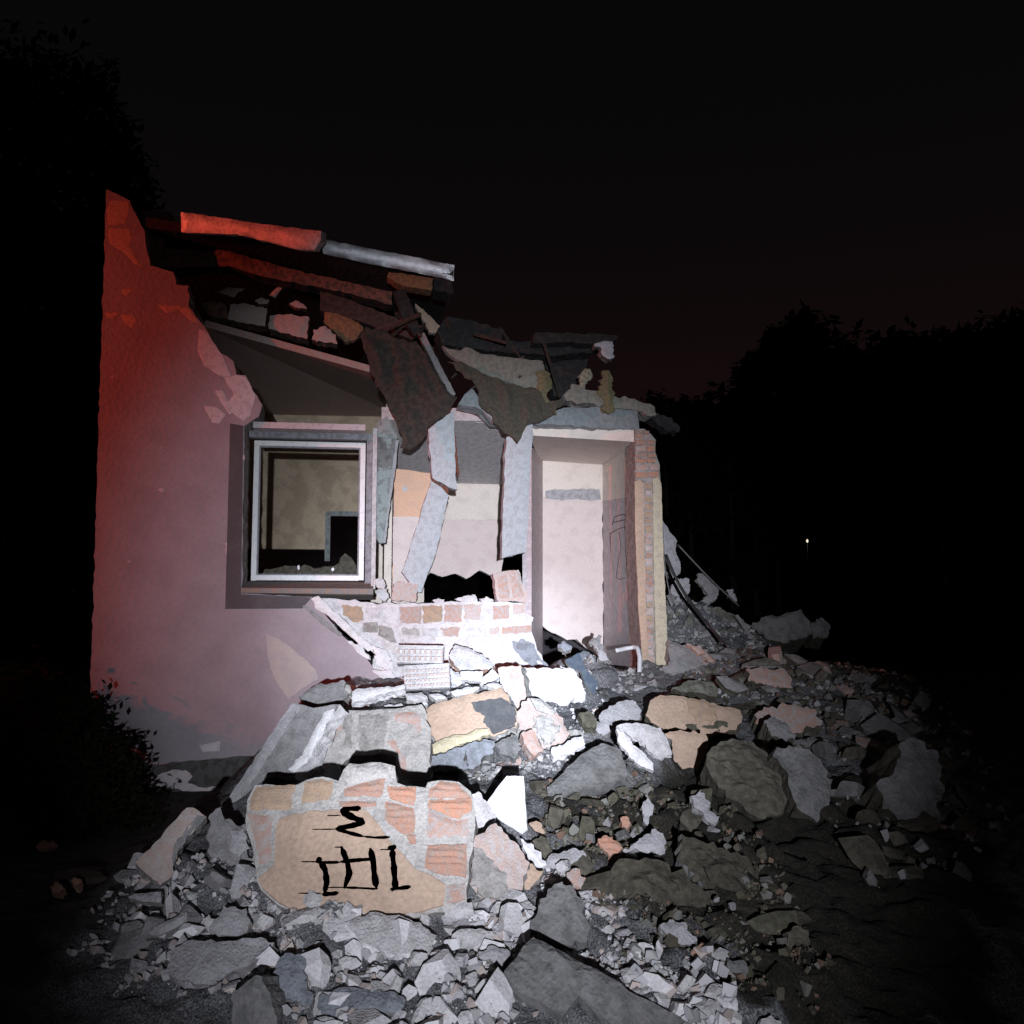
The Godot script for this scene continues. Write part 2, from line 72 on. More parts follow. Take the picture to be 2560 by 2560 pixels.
	["concrete_slab","mossy slab with torn lower edge in the middle of the right heap","concrete slab","",[2.37,1.439,-11.489],0,28,0.2,"moss_stone","soil",0.03,[-0.234,0.14,-0.074,0.245,0.102,0.161,0.182,0.056,0.266,-0.15,0.097,-0.191,0.017,-0.089,-0.045,-0.15,-0.107,-0.047,-0.208,0.035],[],[]],
	["concrete_slab","grey-green slab next to the pier's foot under steel rods","concrete slab","",[1.916,1.436,-11.351],0,22,0.2,"moss_stone","soil",0.03,[-0.193,0.136,0.009,0.136,0.147,0.038,0.209,-0.079,0.132,-0.137,-0.007,-0.059,-0.095,-0.021,-0.203,-0.011],[],[]],
	["wood_batten","thin pale batten leaning on the right heap","batten","",[2.551,1.433,-11.342],0,20,0.04,"plaster_grey","wood",0.004,[-0.091,0.127,-0.053,0.137,0.032,-0.018,0.084,-0.123,0.048,-0.123,-0.021,0.002],[],[]],
	["rubble_slab","pale plaster mound at the foot of the yellow render strip","rubble chunk","",[1.65,1.133,-10.106],0,35,0.25,"plaster_grey","mortar",0.03,[-0.105,0.217,0.033,0.158,0.128,0.139,0.221,0.1,0.182,-0.09,0.031,-0.147,-0.132,-0.184,-0.221,-0.109,-0.134,-0.072],[],[]],
	["brick_fragment","reddish brick shard right of the pier's foot","brick fragment","",[1.807,1.218,-10.128],0,30,0.1,"brick_dusty","brick",0.02,[-0.097,0.062,0.046,0.035,0.07,-0.038,0.02,-0.056,-0.039,-0.002],[],[]],
	["rubble_slab","flat pale slab running along the ridge of the right rubble","rubble chunk","",[2.397,1.108,-9.915],0,30,0.1,"moss_stone","mortar",0.02,[-0.196,-0.022,-0.062,0.031,0.068,0.049,0.172,0.004,0.151,-0.031,-0.134,-0.031],[],[]],
	["rubble_slab","layered reddish rubble block on the right slope","rubble chunk","",[2.382,0.976,-9.555],0,32,0.25,"brick_dusty","soil_stone",0.03,[-0.194,0.103,-0.093,0.111,0.148,0.085,0.183,0.016,0.178,-0.103,0.057,-0.103,-0.074,-0.069,-0.206,-0.035],[],[]],
	["rubble_slab","greenish flat slab above the tan boulder","rubble chunk","",[1.63,0.918,-9.043],0,32,0.12,"moss_stone","soil",0.02,[-0.247,-0.016,-0.092,0.081,0.094,0.065,0.171,-0.016,0.134,-0.08,-0.061,-0.032],[],[]],
	["rubble_slab","thin pale slab tilted on the right slope beside the greenish slab","rubble chunk","",[1.967,0.934,-9.244],0,32,0.1,"plaster_grey","soil_stone",0.02,[-0.142,0.083,-0.053,0.083,0.098,-0,0.135,-0.049,0.028,-0.082,-0.068,-0.033],[],[]],
	["rubble_slab","wide reddish-brown rubble slab right of the black crack","rubble chunk","",[2.183,0.704,-8.347],0,38,0.3,"brick_dusty","soil_stone",0.04,[-0.236,0.059,-0.106,0.121,0.115,0.153,0.266,0.105,0.297,-0.003,0.13,-0.11,-0.052,-0.171,-0.175,-0.125,-0.236,-0.019],[],[]],
	["rubble_slab","ash-grey crumbled slab below the reddish-brown slab","rubble chunk","",[2.03,0.681,-7.912],0,38,0.3,"plaster_grey","soil_stone",0.03,[-0.117,0.058,-0.012,0.117,0.064,0.044,0.107,-0.058,0.024,-0.101,-0.068,-0.058],[],[]],
	["rubble_slab","flat grey slab on the right slope with a black shadow below","rubble chunk","",[2.299,0.563,-8.024],0,35,0.15,"concrete","soil_stone",0.03,[-0.183,0.021,-0.012,0.05,0.151,0.035,0.147,-0.049,0.02,-0.049,-0.124,-0.007],[],[]],
	["rubble_slab","long grey batten-like slab on the right ridge","rubble chunk","",[2.885,1.083,-10.242],0,28,0.1,"concrete","soil_stone",0.02,[-0.184,0.099,-0.054,0.09,0.093,-0.018,0.162,-0.089,0.064,-0.089,-0.083,0.009],[],[]],
	["rubble_slab","square pale stone near the right limit of the light","rubble chunk","",[3.592,0.809,-9.077],0,30,0.15,"plaster_grey","mortar",0.02,[-0.068,0.03,0.015,0.084,0.074,-0.003,-0.021,-0.11],[],[]],
	["rubble_slab","flat oval pale stone at the right limit of the light","rubble chunk","",[3.19,0.674,-8.588],0,38,0.1,"plaster_grey","mortar",0.02,[-0.09,0.015,0.013,0.048,0.101,0.026,0.043,-0.05,-0.066,-0.039],[],[]],
	["rubble_shard","grey shard in the dark gap by the interior wall","rubble shard","",[0.629,1.043,-9.627],0,25,0.08,"plaster_grey","mortar",0.02,[-0.071,-0.007,0.026,0.079,0.05,-0.007,-0.006,-0.064],[],[]],
	["rubble_shard","bluish shard lodged in the black gap below the interior wall","rubble shard","",[0.517,1.243,-10.027],0,25,0.08,"concrete_blue","mortar",0.02,[-0.073,0.011,-0.002,0.057,0.067,-0.004,0.009,-0.064],[],[]],
	["rubble_shard","grey shard at the foot of the interior side wall","rubble shard","",[0.826,1.274,-10.029],0,25,0.08,"plaster_grey","mortar",0.02,[-0.073,0.023,0.029,0.099,0.064,-0.068,-0.02,-0.053],[],[]],
	["rubble_shard","pale shard in front of the bent pipe","rubble shard","",[0.848,1.176,-9.729],0,25,0.08,"plaster_grey_pale","mortar",0.02,[-0.074,0.092,0.019,0.033,0.082,-0.069,-0.026,-0.055],[],[]],
	["leaning_slab","brown-pink slab leaning in the shadowy rubble left of the painted slab","wall chunk","",[-1.908,0.255,-5.939],15,30,0.14,"brick_pale","mortar",0.012,[0.062,0.202,0.103,0.197,0.177,0.144,0.09,0.04,0.034,-0.031,0.011,-0.164,-0.053,-0.233,-0.125,-0.166,-0.19,-0.1,-0.089,0.018,-0.005,0.12],[["plaster",0.012,0.02,"plaster_grey",0.012,[0.126,0.146,0.173,0.139,0.09,0.04,0.039,-0.031,0.009,-0.123,0.004,-0.029,0.054,0.053]]],[]],
	["masonry_chunk","grey and pink rubble block wedged left of the painted slab","wall chunk","",[-1.632,0.257,-6.057],0,33,0.2,"plaster_grey","mortar",0.03,[-0.136,0.141,-0.079,0.186,-0.043,0.107,0.08,0.085,0.126,-0.069,0.182,-0.154,0.058,-0.165,-0.078,-0.112,-0.119,-0.004],[["plaster",0.02,0.03,"plaster_grey_pale",0.02,[0.012,0.04,0.085,0.051,0.137,-0.069,0.093,-0.122,0.031,-0.069]]],[]],
	["plaster_slab","flat lavender-grey plaster slab at the left foreground","plaster slab","",[-1.374,-0.08,-5.063],0,52,0.12,"plaster_grey_pale","plaster_grey",0.02,[-0.259,-0.092,-0.245,0.045,-0.194,0.085,-0.049,0.08,0.073,0.095,0.161,0.106,0.23,0.075,0.22,0.035,0.133,-0.054,0.067,-0.073,-0.001,-0.154,-0.127,-0.13],[],[]],
	["plaster_slab","dim brown slab between painted slab and left flat slab","plaster slab","",[-1.416,-0.008,-5.338],0,45,0.1,"plaster_grey_pale","mortar",0.02,[-0.087,0,-0.051,0.091,0.065,0.081,0.096,-0.03,0.06,-0.079,-0.083,-0.059],[],[]],
	["concrete_slab","dark concrete block rising from the bottom left edge","concrete slab","",[-1.135,-0.186,-4.697],-12,18,0.2,"concrete","concrete",0.012,[-0.11,0.06,-0.051,0.106,0.016,0.127,0.063,0.061,0.112,-0.046,0.139,-0.13,-0.075,-0.146,-0.098,-0.024],[],[]],
	["plaster_stick","short pale plaster stick at the dark left edge, upper one","plaster piece","",[-1.949,0.04,-5.632],0,38,0.06,"plaster_grey_pale","mortar",0.006,[-0.087,-0.005,-0.061,0.018,0.079,0.033,0.091,-0.027,-0.022,-0.019],[],[]],
	["plaster_stick","short pale plaster stick at the dark left edge, lower one","plaster piece","",[-1.731,-0.025,-5.336],0,40,0.06,"plaster_grey_pale","mortar",0.006,[-0.085,-0.033,-0.044,0.01,0.081,0.075,0.096,0.03,0.012,-0.028,-0.057,-0.052],[],[]],
	["plaster_piece","dim squarish plaster piece left of the lower stick","plaster piece","",[-1.9,-0.039,-5.352],0,42,0.07,"plaster_grey","mortar",0.02,[-0.064,0.01,-0.003,0.044,0.046,0.019,0.045,-0.029,-0.025,-0.043],[],[]],
	["plaster_piece","small round pale lump left of the painted slab's foot","plaster piece","",[-1.534,-0.011,-5.376],0,35,0.08,"plaster_white_soft","plaster_white",0.02,[-0.034,0.01,-0.006,0.034,0.032,0.01,0.021,-0.029,-0.013,-0.025],[],[]],
	["brick_fragment","red-lit brick bit on the dark ground at far left, lower one","brick fragment","",[-2.571,0.001,-5.971],0,40,0.08,"brick_bright","brick",0.02,[-0.037,-0.001,-0.015,0.04,0.027,0.015,0.035,-0.031,-0.011,-0.023],[],[]],
	["brick_fragment","red-lit brick bit on the dark ground at far left, upper one","brick fragment","",[-3.188,-0.027,-7.212],0,40,0.08,"brick_bright","brick",0.02,[-0.067,-0.001,-0.022,0.037,0.053,0.02,0.061,-0.024,-0.025,-0.032],[],[]],
	["brick_fragment","dim brick bit beside the lower red-lit brick bit","brick fragment","",[-2.506,0.01,-6.079],0,40,0.08,"brick_bright","brick",0.02,[-0.031,0,-0.013,0.028,0.028,0,0.015,-0.028],[],[]],
	["fallen_board","dark red-lit board lying flat on the left ground","board","",[-2.569,0.002,-6.268],0,70,0.04,"wood_dark","wood_dark",0.01,[-0.164,0.027,-0.047,0.065,0.12,0.036,0.179,-0.03,0.022,-0.048,-0.11,-0.048],[],[]],
	["plaster_slab","flat white plaster slab in the bottom foreground below the painted slab","plaster slab","",[-0.585,-0.027,-5.262],0,55,0.08,"plaster_white_soft","plaster_white",0.02,[-0.253,0.06,-0.183,0.09,-0.103,0.12,0.016,0.1,0.127,0.06,0.215,-0.018,0.187,-0.095,0.151,-0.141,-0.004,-0.114,-0.165,-0.047],[],[]],
	["plaster_piece","white plaster lump at the foot of the painted slab, left side","plaster piece","",[-1.009,-0.016,-5.363],0,48,0.1,"plaster_white_soft","plaster_white",0.02,[-0.08,0.002,-0.036,0.043,0.047,0.048,0.089,-0.008,0.028,-0.044,-0.048,-0.039],[],[]],
	["plaster_piece","boxy white plaster block at the foot of the painted slab, right side","plaster piece","",[-0.277,0.024,-5.463],0,35,0.12,"plaster_white_soft","plaster_white",0.012,[-0.076,0.028,0,0.033,0.068,0.041,0.079,-0.018,0.003,-0.043,-0.074,-0.039],[],[]],
	["plaster_piece","boxy pale block near the bottom centre beside the beam","plaster piece","",[-0.187,-0.05,-5.248],0,42,0.1,"plaster_white_soft","plaster_white",0.015,[-0.11,0.013,-0.029,0.047,0.094,0.03,0.099,-0.024,0.006,-0.037,-0.059,-0.028],[],[]],
	["concrete_slab","broad grey mortar slab in the bottom left foreground","concrete slab","",[-0.992,-0.132,-4.906],0,50,0.12,"concrete_blue","concrete",0.025,[-0.117,0.062,-0.067,0.129,-0.007,0.138,0.037,0.062,0.033,-0.004,0.089,-0.068,0.084,-0.13,0.005,-0.107,-0.062,-0.068],[],[]],
	["concrete_slab","smooth grey slab at the bottom centre left","concrete slab","",[-0.688,-0.197,-4.795],0,55,0.1,"concrete_blue","concrete",0.02,[-0.167,0.049,-0.052,0.083,0.086,0.066,0.2,0.04,0.2,-0.034,0.084,-0.05,-0.029,-0.082,-0.136,-0.05,-0.186,-0.017],[],[]],
	["rubble_stone","brown-grey stone beside the left end of the beam","rubble stone","",[-0.079,-0.09,-5.106],0,45,0.1,"plaster_grey_pale","mortar",0.02,[-0.082,0.019,-0.019,0.052,0.053,0.028,0.085,-0.014,0.014,-0.054,-0.05,-0.03],[],[]],
	["loose_block","squarish red-lit block on the sagging ceiling edge, left one","masonry block","",[-2.707,4.606,-10.216],8,0,0.25,"brick_pale","brick_dark",0.012,[-0.172,0.094,0,0.111,0.197,0.067,0.18,-0.116,-0.011,-0.098,-0.192,-0.057],[],[]],
	["loose_block","squarish red-lit block on the sagging ceiling edge, middle one","masonry block","",[-2.288,4.507,-10.245],8,0,0.25,"brick_pale","brick_dark",0.012,[-0.19,0.086,0.001,0.111,0.204,0.089,0.192,-0.142,-0.011,-0.094,-0.195,-0.05],[],[]],
	["loose_block","rounded red-lit stone on the ceiling edge, right of the two blocks","masonry block","",[-1.922,4.402,-10.296],8,0,0.2,"brick_pale","brick_dark",0.015,[-0.112,0.064,0.001,0.104,0.112,0.021,0.125,-0.078,0.004,-0.07,-0.13,-0.041],[],[]],
	["loose_block","brown tilted slab above the ceiling edge beside the hanging felt","masonry block","",[-1.753,4.537,-10.401],8,0,0.12,"wood_orange","brick_dark",0.012,[-0.188,0.159,-0.052,0.169,0.189,0.016,0.21,-0.027,0.123,-0.137,0.021,-0.167,-0.099,-0.048,-0.202,0.035],[],[]],
	["loose_block","small oval stone lying above the left ceiling block","masonry block","",[-2.573,4.765,-10.285],8,0,0.1,"brick_pale","brick_dark",0.01,[-0.074,0.006,-0.008,0.04,0.071,0.012,0.052,-0.027,-0.04,-0.031],[],[]],
	["loose_block","small flat stone lying above the middle ceiling block","masonry block","",[-2.212,4.742,-10.336],8,0,0.1,"brick_pale","brick_dark",0.01,[-0.092,0.009,-0.029,0.047,0.059,0.012,0.09,-0.036,-0.028,-0.032],[],[]],
	["loose_block","ragged red-lit rubble lump at the left end of the ceiling edge","masonry block","",[-3.019,4.644,-10.172],8,0,0.2,"brick_dark","brick_dark",0.02,[-0.135,0.062,-0.03,0.092,0.102,0.064,0.131,-0.091,0.008,-0.079,-0.075,-0.048],[],[]],
	["loose_block","thin red-lit roof splinter in the attic gap","splinter","",[-2.461,4.901,-10.402],8,0,0.05,"brick_pale","brick_dark",0.006,[-0.072,-0.04,0.011,0.052,0.065,0.051,-0.004,-0.064],[],[]],
	["loose_block","flat reddish fragment in the attic gap above the ceiling edge","splinter","",[-2.908,4.877,-10.339],8,0,0.06,"brick_pale","brick_dark",0.01,[-0.139,-0.004,-0.04,0.05,0.144,0.044,0.061,-0.004,0.029,-0.058,-0.055,-0.027],[],[]],
	["roofing_felt","torn brown roofing felt hanging from the roof over the window's right side","roofing felt","",[-1.005,3.722,-9.88],8,0,0.03,"felt","felt",0.03,[-0.486,0.54,-0.425,0.636,-0.115,0.536,0.105,0.469,0.217,0.286,0.366,0.028,0.467,-0.043,0.404,-0.176,0.276,-0.272,0.177,-0.349,0.132,-0.479,0.006,-0.565,-0.066,-0.539,-0.105,-0.319,-0.216,-0.101,-0.326,0.062,-0.402,0.301],[],[]],
	["roofing_felt","torn olive roofing felt hanging in a point above the concrete post","roofing felt","",[-0.018,3.628,-9.978],8,0,0.03,"felt_olive","felt_olive",0.03,[-0.619,0.404,-0.49,0.409,-0.289,0.299,-0.087,0.232,0.145,0.16,0.291,0.142,0.364,0.013,0.525,0.061,0.524,-0.012,0.348,-0.149,0.188,-0.175,0.13,-0.285,0.075,-0.385,0.015,-0.339,-0.057,-0.276,-0.158,-0.191,-0.23,-0.078,-0.309,-0.007,-0.346,0.18],[],[]],
	["clay_block","hollow orange clay block standing on the right end of the brick sill","masonry block","",[-0.009,1.821,-10.121],8,0,0.2,"brick_pale","plaster_white",0.01,[-0.176,0.131,-0.047,0.159,0.074,0.174,0.111,0.05,0.172,-0.087,0.148,-0.148,0.009,-0.134,-0.13,-0.138,-0.158,-0.006],[["ridge",0.012,0.03,"brick_dusty",0.006,[-0.139,0.094,-0.047,0.122,-0.01,-0.106,-0.111,-0.106]],["ridge",0.012,0.03,"brick_dusty",0.006,[-0.019,0.132,0.055,0.141,0.129,-0.087,0.018,-0.106]]],[]],
	["sill_crumb","small white crumb on the brick sill, left of centre","plaster crumb","",[-0.715,1.678,-10.122],8,0,0.12,"plaster_white_soft","plaster_white",0.015,[-0.061,0.018,0.053,0.025,0.039,-0.018,-0.032,-0.025],[],[]],
	["sill_crumb","larger white crumb heap on the brick sill centre","plaster crumb","",[-0.438,1.705,-10.161],8,0,0.12,"plaster_white_soft","plaster_white",0.015,[-0.126,-0.002,-0.026,0.034,0.075,0.042,0.104,-0.03,-0.026,-0.044],[],[]],
	["sill_crumb","white crumb heap on the brick sill beside the clay block","plaster crumb","",[-0.247,1.691,-10.188],8,0,0.12,"plaster_white_soft","plaster_white",0.015,[-0.075,0.013,-0.003,0.041,0.069,0.006,0.055,-0.03,-0.046,-0.03],[],[]],
	["sill_crumb","grey lump on the sill beside the window frame","plaster crumb","",[-1.289,1.859,-10.042],8,0,0.12,"plaster_white_soft","plaster_white",0.015,[-0.062,0.039,0.008,0.054,0.051,-0.003,0.037,-0.059,-0.033,-0.031],[],[]],
	["sill_crumb","pale lump at the window sill's right end","plaster crumb","",[-1.262,1.741,-10.045],8,0,0.12,"plaster_white_soft","plaster_white",0.015,[-0.074,0.045,0.039,0.059,0.068,-0.025,0.012,-0.054,-0.045,-0.026],[],[]],
	["debris_heap","dark debris heap inside the room behind the window pane","rubble heap","",[-2.048,2.05,-10.612],8,0,0.3,"soil_stone","soil_stone",0.03,[-0.518,-0.116,-0.494,-0.031,-0.401,-0.019,-0.298,0.013,-0.203,-0.002,-0.099,0.01,0.049,-0.027,0.154,-0.005,0.259,0.039,0.321,0.136,0.375,0.094,0.435,0.019,0.442,-0.11],[],[]],  # brown stony heap with a ragged top
	["glint_shard","glass shard painted white for its glint, on the debris behind the window, left one","glass shard","",[-2.191,2.035,-10.541],8,0,0.02,"tile_white","tile_white",0,[-0.014,0.016,0.006,0.027,0.013,-0.016,-0.005,-0.027],[],[]],  # white colour stands in for the glint of broken glass
	["glint_shard","glass shard painted white for its glint, on the debris behind the window, right one","glass shard","",[-1.847,2.018,-10.589],8,0,0.02,"tile_white","tile_white",0,[-0.018,0.004,0.002,0.02,0.018,-0.001,-0.002,-0.023],[],[]],  # second painted glint, plain white as well
]
const BLOCKS = [
	["hollow_clay_block","hollow clay block with grille of holes, upper of two in rubble centre","",[-0.966,1.151,-8.75],0,12,-0.016,0.369,0.117,0.18,8,2],
	["hollow_clay_block","hollow clay block with grille of holes, lower of two in rubble centre","",[-0.865,0.947,-8.45],0,12,0.056,0.347,0.161,0.18,11,4],
]
const HOUSE_PIECES = [
	["","front_wall",[-0.083,5.66,-0.02,5.634,0.137,5.556,0.158,5.49,0.225,5.374,0.291,5.264,0.316,5.066,0.354,4.918,0.471,4.891,0.573,4.863,0.603,4.74,0.717,4.737,0.725,4.522,0.833,4.378,0.881,4.33,0.959,4.202,1.041,4.073,1.161,3.996,1.195,3.866,1.282,3.864,1.319,3.771,1.4,3.659,1.441,3.576,1.42,3.464,1.325,3.393,1.283,3.367,1.294,2.559,1.306,1.753,1.955,1.72,2.017,1.639,2.247,1.356,2.477,1.144,2.61,0.967,2.836,0.739,2.89,0.338,2.894,-0.01,-0.028,0.051],0,0.42,"wall_mauve","mortar",0.012],
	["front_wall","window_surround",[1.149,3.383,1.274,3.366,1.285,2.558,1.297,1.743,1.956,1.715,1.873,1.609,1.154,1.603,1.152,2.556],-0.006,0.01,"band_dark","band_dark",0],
	["front_wall","plaster_flake",[0.832,4.303,0.895,4.289,1.042,4.072,1.091,3.976,1.142,3.855,1.08,3.836,0.969,3.89,0.882,3.952,0.823,4.097],-0.004,0.008,"flake_pink","flake_pink",0.008],
	["front_wall","plaster_flake",[1.08,3.828,1.188,3.864,1.283,3.843,1.332,3.771,1.381,3.658,1.339,3.477,1.278,3.41,1.183,3.473,1.103,3.568,1.178,3.668,1.113,3.764],-0.004,0.008,"flake_pink","flake_pink",0.008],
	["front_wall","plaster_flake",[0.894,3.554,1.026,3.533,1.106,3.471,1.046,3.38,0.984,3.386],-0.004,0.008,"flake_pink","flake_pink",0.008],
	["front_wall","plaster_flake",[0.998,3.695,1.068,3.705,1.133,3.601,1.198,3.506,1.137,3.471,1.072,3.567],-0.004,0.008,"flake_pink","flake_pink",0.008],
	["front_wall","plaster_flake",[-0.046,5.543,0.123,5.553,0.141,5.488,0.116,5.319,-0.052,5.293,-0.066,5.459],-0.004,0.008,"flake_orange","flake_orange",0.008],
	["front_wall","plaster_flake",[-0.051,5.269,0.149,5.271,0.183,5.19,0.155,5.105,0.286,4.889,0.208,4.926,0.08,5.052,-0.029,5.112],-0.004,0.008,"flake_orange","flake_orange",0.008],
	["front_wall","plaster_flake",[0.105,4.412,0.227,4.417,0.253,4.337,0.201,4.285,0.138,4.332],-0.004,0.008,"flake_orange","flake_orange",0.008],
	["front_wall","plaster_flake",[-0.048,4.43,0.089,4.428,0.03,4.373,-0.031,4.39],-0.004,0.008,"flake_orange","flake_orange",0.008],
	["front_wall","plaster_flake",[0.095,4.665,0.202,4.678,0.158,4.611,0.115,4.617],-0.004,0.008,"flake_orange","flake_orange",0.008],
	["front_wall","plaster_flake",[0.438,4.525,0.624,4.524,0.733,4.504,0.83,4.368,0.768,4.374,0.64,4.484,0.518,4.446],-0.004,0.008,"flake_orange","flake_orange",0.008],
	["front_wall","plaster_flake",[1.141,2.229,1.217,2.242,1.234,2.182,1.19,2.118,1.144,2.11],-0.004,0.008,"flake_pink","flake_pink",0.008],
	["front_wall","plaster_flake",[1.177,2.047,1.199,2.055,1.196,2.027],-0.004,0.008,"flake_pink","flake_pink",0.008],
	["front_wall","plaster_flake",[1.23,2.056,1.256,2.059,1.25,2.04],-0.004,0.008,"flake_pink","flake_pink",0.008],
	["front_wall","plaster_flake",[1.539,1.366,1.625,1.335,1.75,1.256,1.907,1.131,2.002,1.037,2.035,0.943,1.882,0.851,1.761,0.759,1.666,0.884,1.586,1.039,1.551,1.195],-0.003,0.008,"wall_patch","wall_patch",0.008],
	["front_wall","plaster_flake",[0.955,0.342,1.148,0.376,1.136,0.278,0.986,0.281],-0.004,0.008,"flake_pink","flake_pink",0.008],
	["front_wall","plaster_flake",[1.169,0.187,1.363,0.213,1.47,0.181,1.276,0.094,1.201,0.095],-0.004,0.008,"flake_pink","flake_pink",0.008],
	["front_wall","plaster_flake",[0.509,3.133,0.532,3.142,0.525,3.118],-0.004,0.008,"flake_pink","flake_pink",0.008],
	["front_wall","plaster_flake",[1.264,3.07,1.295,3.087,1.289,3.022],-0.004,0.008,"flake_pink","flake_pink",0.008],
	["front_wall","plaster_flake",[0.022,3.809,0.067,3.819,0.053,3.786],-0.004,0.008,"flake_pink","flake_pink",0.008],
	["front_wall","plaster_flake",[0.5,2.735,0.56,2.744,0.532,2.704],-0.004,0.008,"flake_pink","flake_pink",0.008],
	["front_wall","plaster_flake",[0.24,2.048,0.284,2.056,0.27,2.033],-0.004,0.008,"flake_pink","flake_pink",0.008],
	["front_wall","plaster_flake",[0.516,2.726,0.553,2.743,0.562,2.708],-0.004,0.008,"flake_pink","flake_pink",0.008],
	["","plinth",[-0.019,0.158,0.352,0.16,1.511,0.249,2.243,0.246,2.889,0.244,2.92,-0.298,-0.003,-0.224],-0.05,0.3,"plinth","mortar",0.01],
	["plinth","plaster_flake",[0.415,0.014,0.559,0.071,0.733,0.127,0.851,0.125,0.912,0.064,0.87,0.005,1.019,-0.043,1.137,-0.031,1.184,-0.107,0.976,-0.087,0.739,-0.037,0.547,-0.003],-0.056,0.01,"flake_pink","flake_pink",0.012],
	["front_wall","plaster_edge",[1.952,1.703,2.022,1.727,2.117,1.633,2.276,1.491,2.435,1.334,2.57,1.231,2.499,1.2,2.341,1.334,2.15,1.507,1.993,1.617],-0.05,0.1,"plaster_white","plaster_white",0.01],
	["front_wall","plaster_edge",[1.868,1.633,1.898,1.64,2.088,1.491,2.254,1.365,2.231,1.342,2.042,1.468],-0.035,0.06,"plaster_grey","plaster_grey",0.006],
	["front_wall","plaster_edge",[2.546,1.255,2.672,1.207,2.736,1.113,2.658,1.098,2.562,1.176],-0.06,0.1,"plaster_white","plaster_white",0.012],
	["front_wall","plaster_edge",[2.563,1.161,2.736,1.097,2.737,1.019,2.579,1.082],-0.06,0.1,"plaster_white","plaster_white",0.012],
	["front_wall","plaster_edge",[2.533,1.02,2.721,1.019,2.769,0.956,2.644,0.941],-0.06,0.1,"plaster_white","plaster_white",0.012],
	["front_wall","plaster_edge",[2.279,1.319,2.436,1.255,2.532,1.114,2.437,1.161],-0.06,0.1,"plaster_white","plaster_white",0.012],
	["","sill_wall",[1.95,1.706,2.198,1.71,2.587,1.658,2.811,1.659,3.036,1.665,3.234,1.674,3.434,1.681,3.649,1.675,3.85,1.675,4.038,1.662,4.046,1.562,4.118,1.519,4.089,1.448,4.132,1.263,4.197,1.163,4.24,1.007,4.239,0.669,2.462,0.689,2.501,0.881,2.566,1.171,2.313,1.407,2.117,1.616],0.04,0.4,"mortar_white","mortar",0.02],
	["sill_wall","brick",[2.79,1.623,3.007,1.634,3.009,1.462,2.806,1.463],0.025,0.06,"brick_dusty","brick_dusty",0.012],
	["sill_wall","brick",[3.024,1.639,3.212,1.643,3.206,1.483,3.03,1.469],0.025,0.06,"brick_tan","brick_tan",0.012],
	["sill_wall","brick",[3.233,1.648,3.404,1.643,3.398,1.483,3.237,1.479],0.025,0.06,"brick_dusty","brick_dusty",0.012],
	["sill_wall","brick",[3.425,1.649,3.592,1.653,3.587,1.505,3.43,1.502],0.025,0.06,"brick_pale","brick_pale",0.012],
	["sill_wall","brick",[3.711,1.639,3.87,1.644,3.874,1.512,3.716,1.502],0.025,0.06,"brick_dusty","brick_dusty",0.012],
	["sill_wall","brick",[3.913,1.654,4.036,1.658,4.039,1.561,3.913,1.559],0.025,0.06,"brick_pale","brick_pale",0.012],
	["sill_wall","brick",[3.193,1.423,3.384,1.431,3.37,1.336,3.236,1.339],0.025,0.06,"brick_dusty","brick_dusty",0.012],
	["sill_wall","brick",[3.683,1.42,3.776,1.431,3.777,1.356,3.691,1.356],0.025,0.06,"brick_pale","brick_pale",0.012],
	["sill_wall","brick",[3.791,1.427,4.086,1.448,4.094,1.377,3.798,1.36],0.025,0.06,"brick_dusty","brick_dusty",0.012],
	["sill_wall","stone",[3.448,1.42,3.647,1.427,3.648,1.335,3.448,1.328],0.025,0.06,"plaster_white_soft","plaster_white_soft",0.012],
	["sill_wall","stone",[3.009,1.42,3.171,1.42,3.165,1.336,3.017,1.343],0.025,0.06,"plaster_white_soft","plaster_white_soft",0.012],
	["sill_wall","stone",[2.813,1.421,2.995,1.42,2.996,1.35,2.828,1.351],0.025,0.06,"mortar_pale","mortar_pale",0.012],
	["sill_wall","stone",[3.899,1.292,4.007,1.32,4.122,1.263,4.151,1.164,4.281,1.036,4.122,1.037,4.006,1.108,3.92,1.207],0.025,0.06,"concrete_blue","concrete_blue",0.012],
	["sill_wall","brick",[2.241,1.643,2.435,1.63,2.451,1.491,2.354,1.477,2.256,1.546],0.025,0.06,"brick_tan","brick_tan",0.012],
	["sill_wall","stone",[2.463,1.616,2.629,1.616,2.645,1.518,2.492,1.504],0.025,0.06,"plaster_white_soft","plaster_white_soft",0.012],
	["sill_wall","stone",[2.437,1.477,2.589,1.477,2.591,1.379,2.452,1.379],0.025,0.06,"mortar","mortar",0.012],
	["sill_wall","stone",[2.604,1.449,2.729,1.421,2.773,1.281,2.703,1.295,2.591,1.351],0.025,0.06,"mortar","mortar",0.012],
	["","brick_pier",[5.16,3.432,5.258,3.444,5.325,3.398,5.383,3.332,5.372,3.206,5.418,3.073,5.422,2.939,5.435,2.539,5.442,2.066,5.458,1.539,5.455,1.014,5.205,1.015,5.179,1.551,5.152,2.402],0,0.4,"mortar","mortar",0.008],
	["brick_pier","render_strip",[5.15,2.894,5.208,2.914,5.246,2.867,5.243,2.346,5.247,1.784,5.257,1.539,5.278,1.052,5.207,1.052,5.176,1.55,5.149,2.401],-0.012,0.03,"plaster_tan","plaster_tan",0.006],
	["brick_pier","render_strip",[5.334,2.925,5.392,2.946,5.424,2.879,5.432,2.348,5.441,1.972,5.457,1.539,5.462,1.051,5.342,1.052,5.341,1.34,5.333,1.971,5.334,2.536],-0.016,0.04,"render_yellow","render_yellow",0.006],
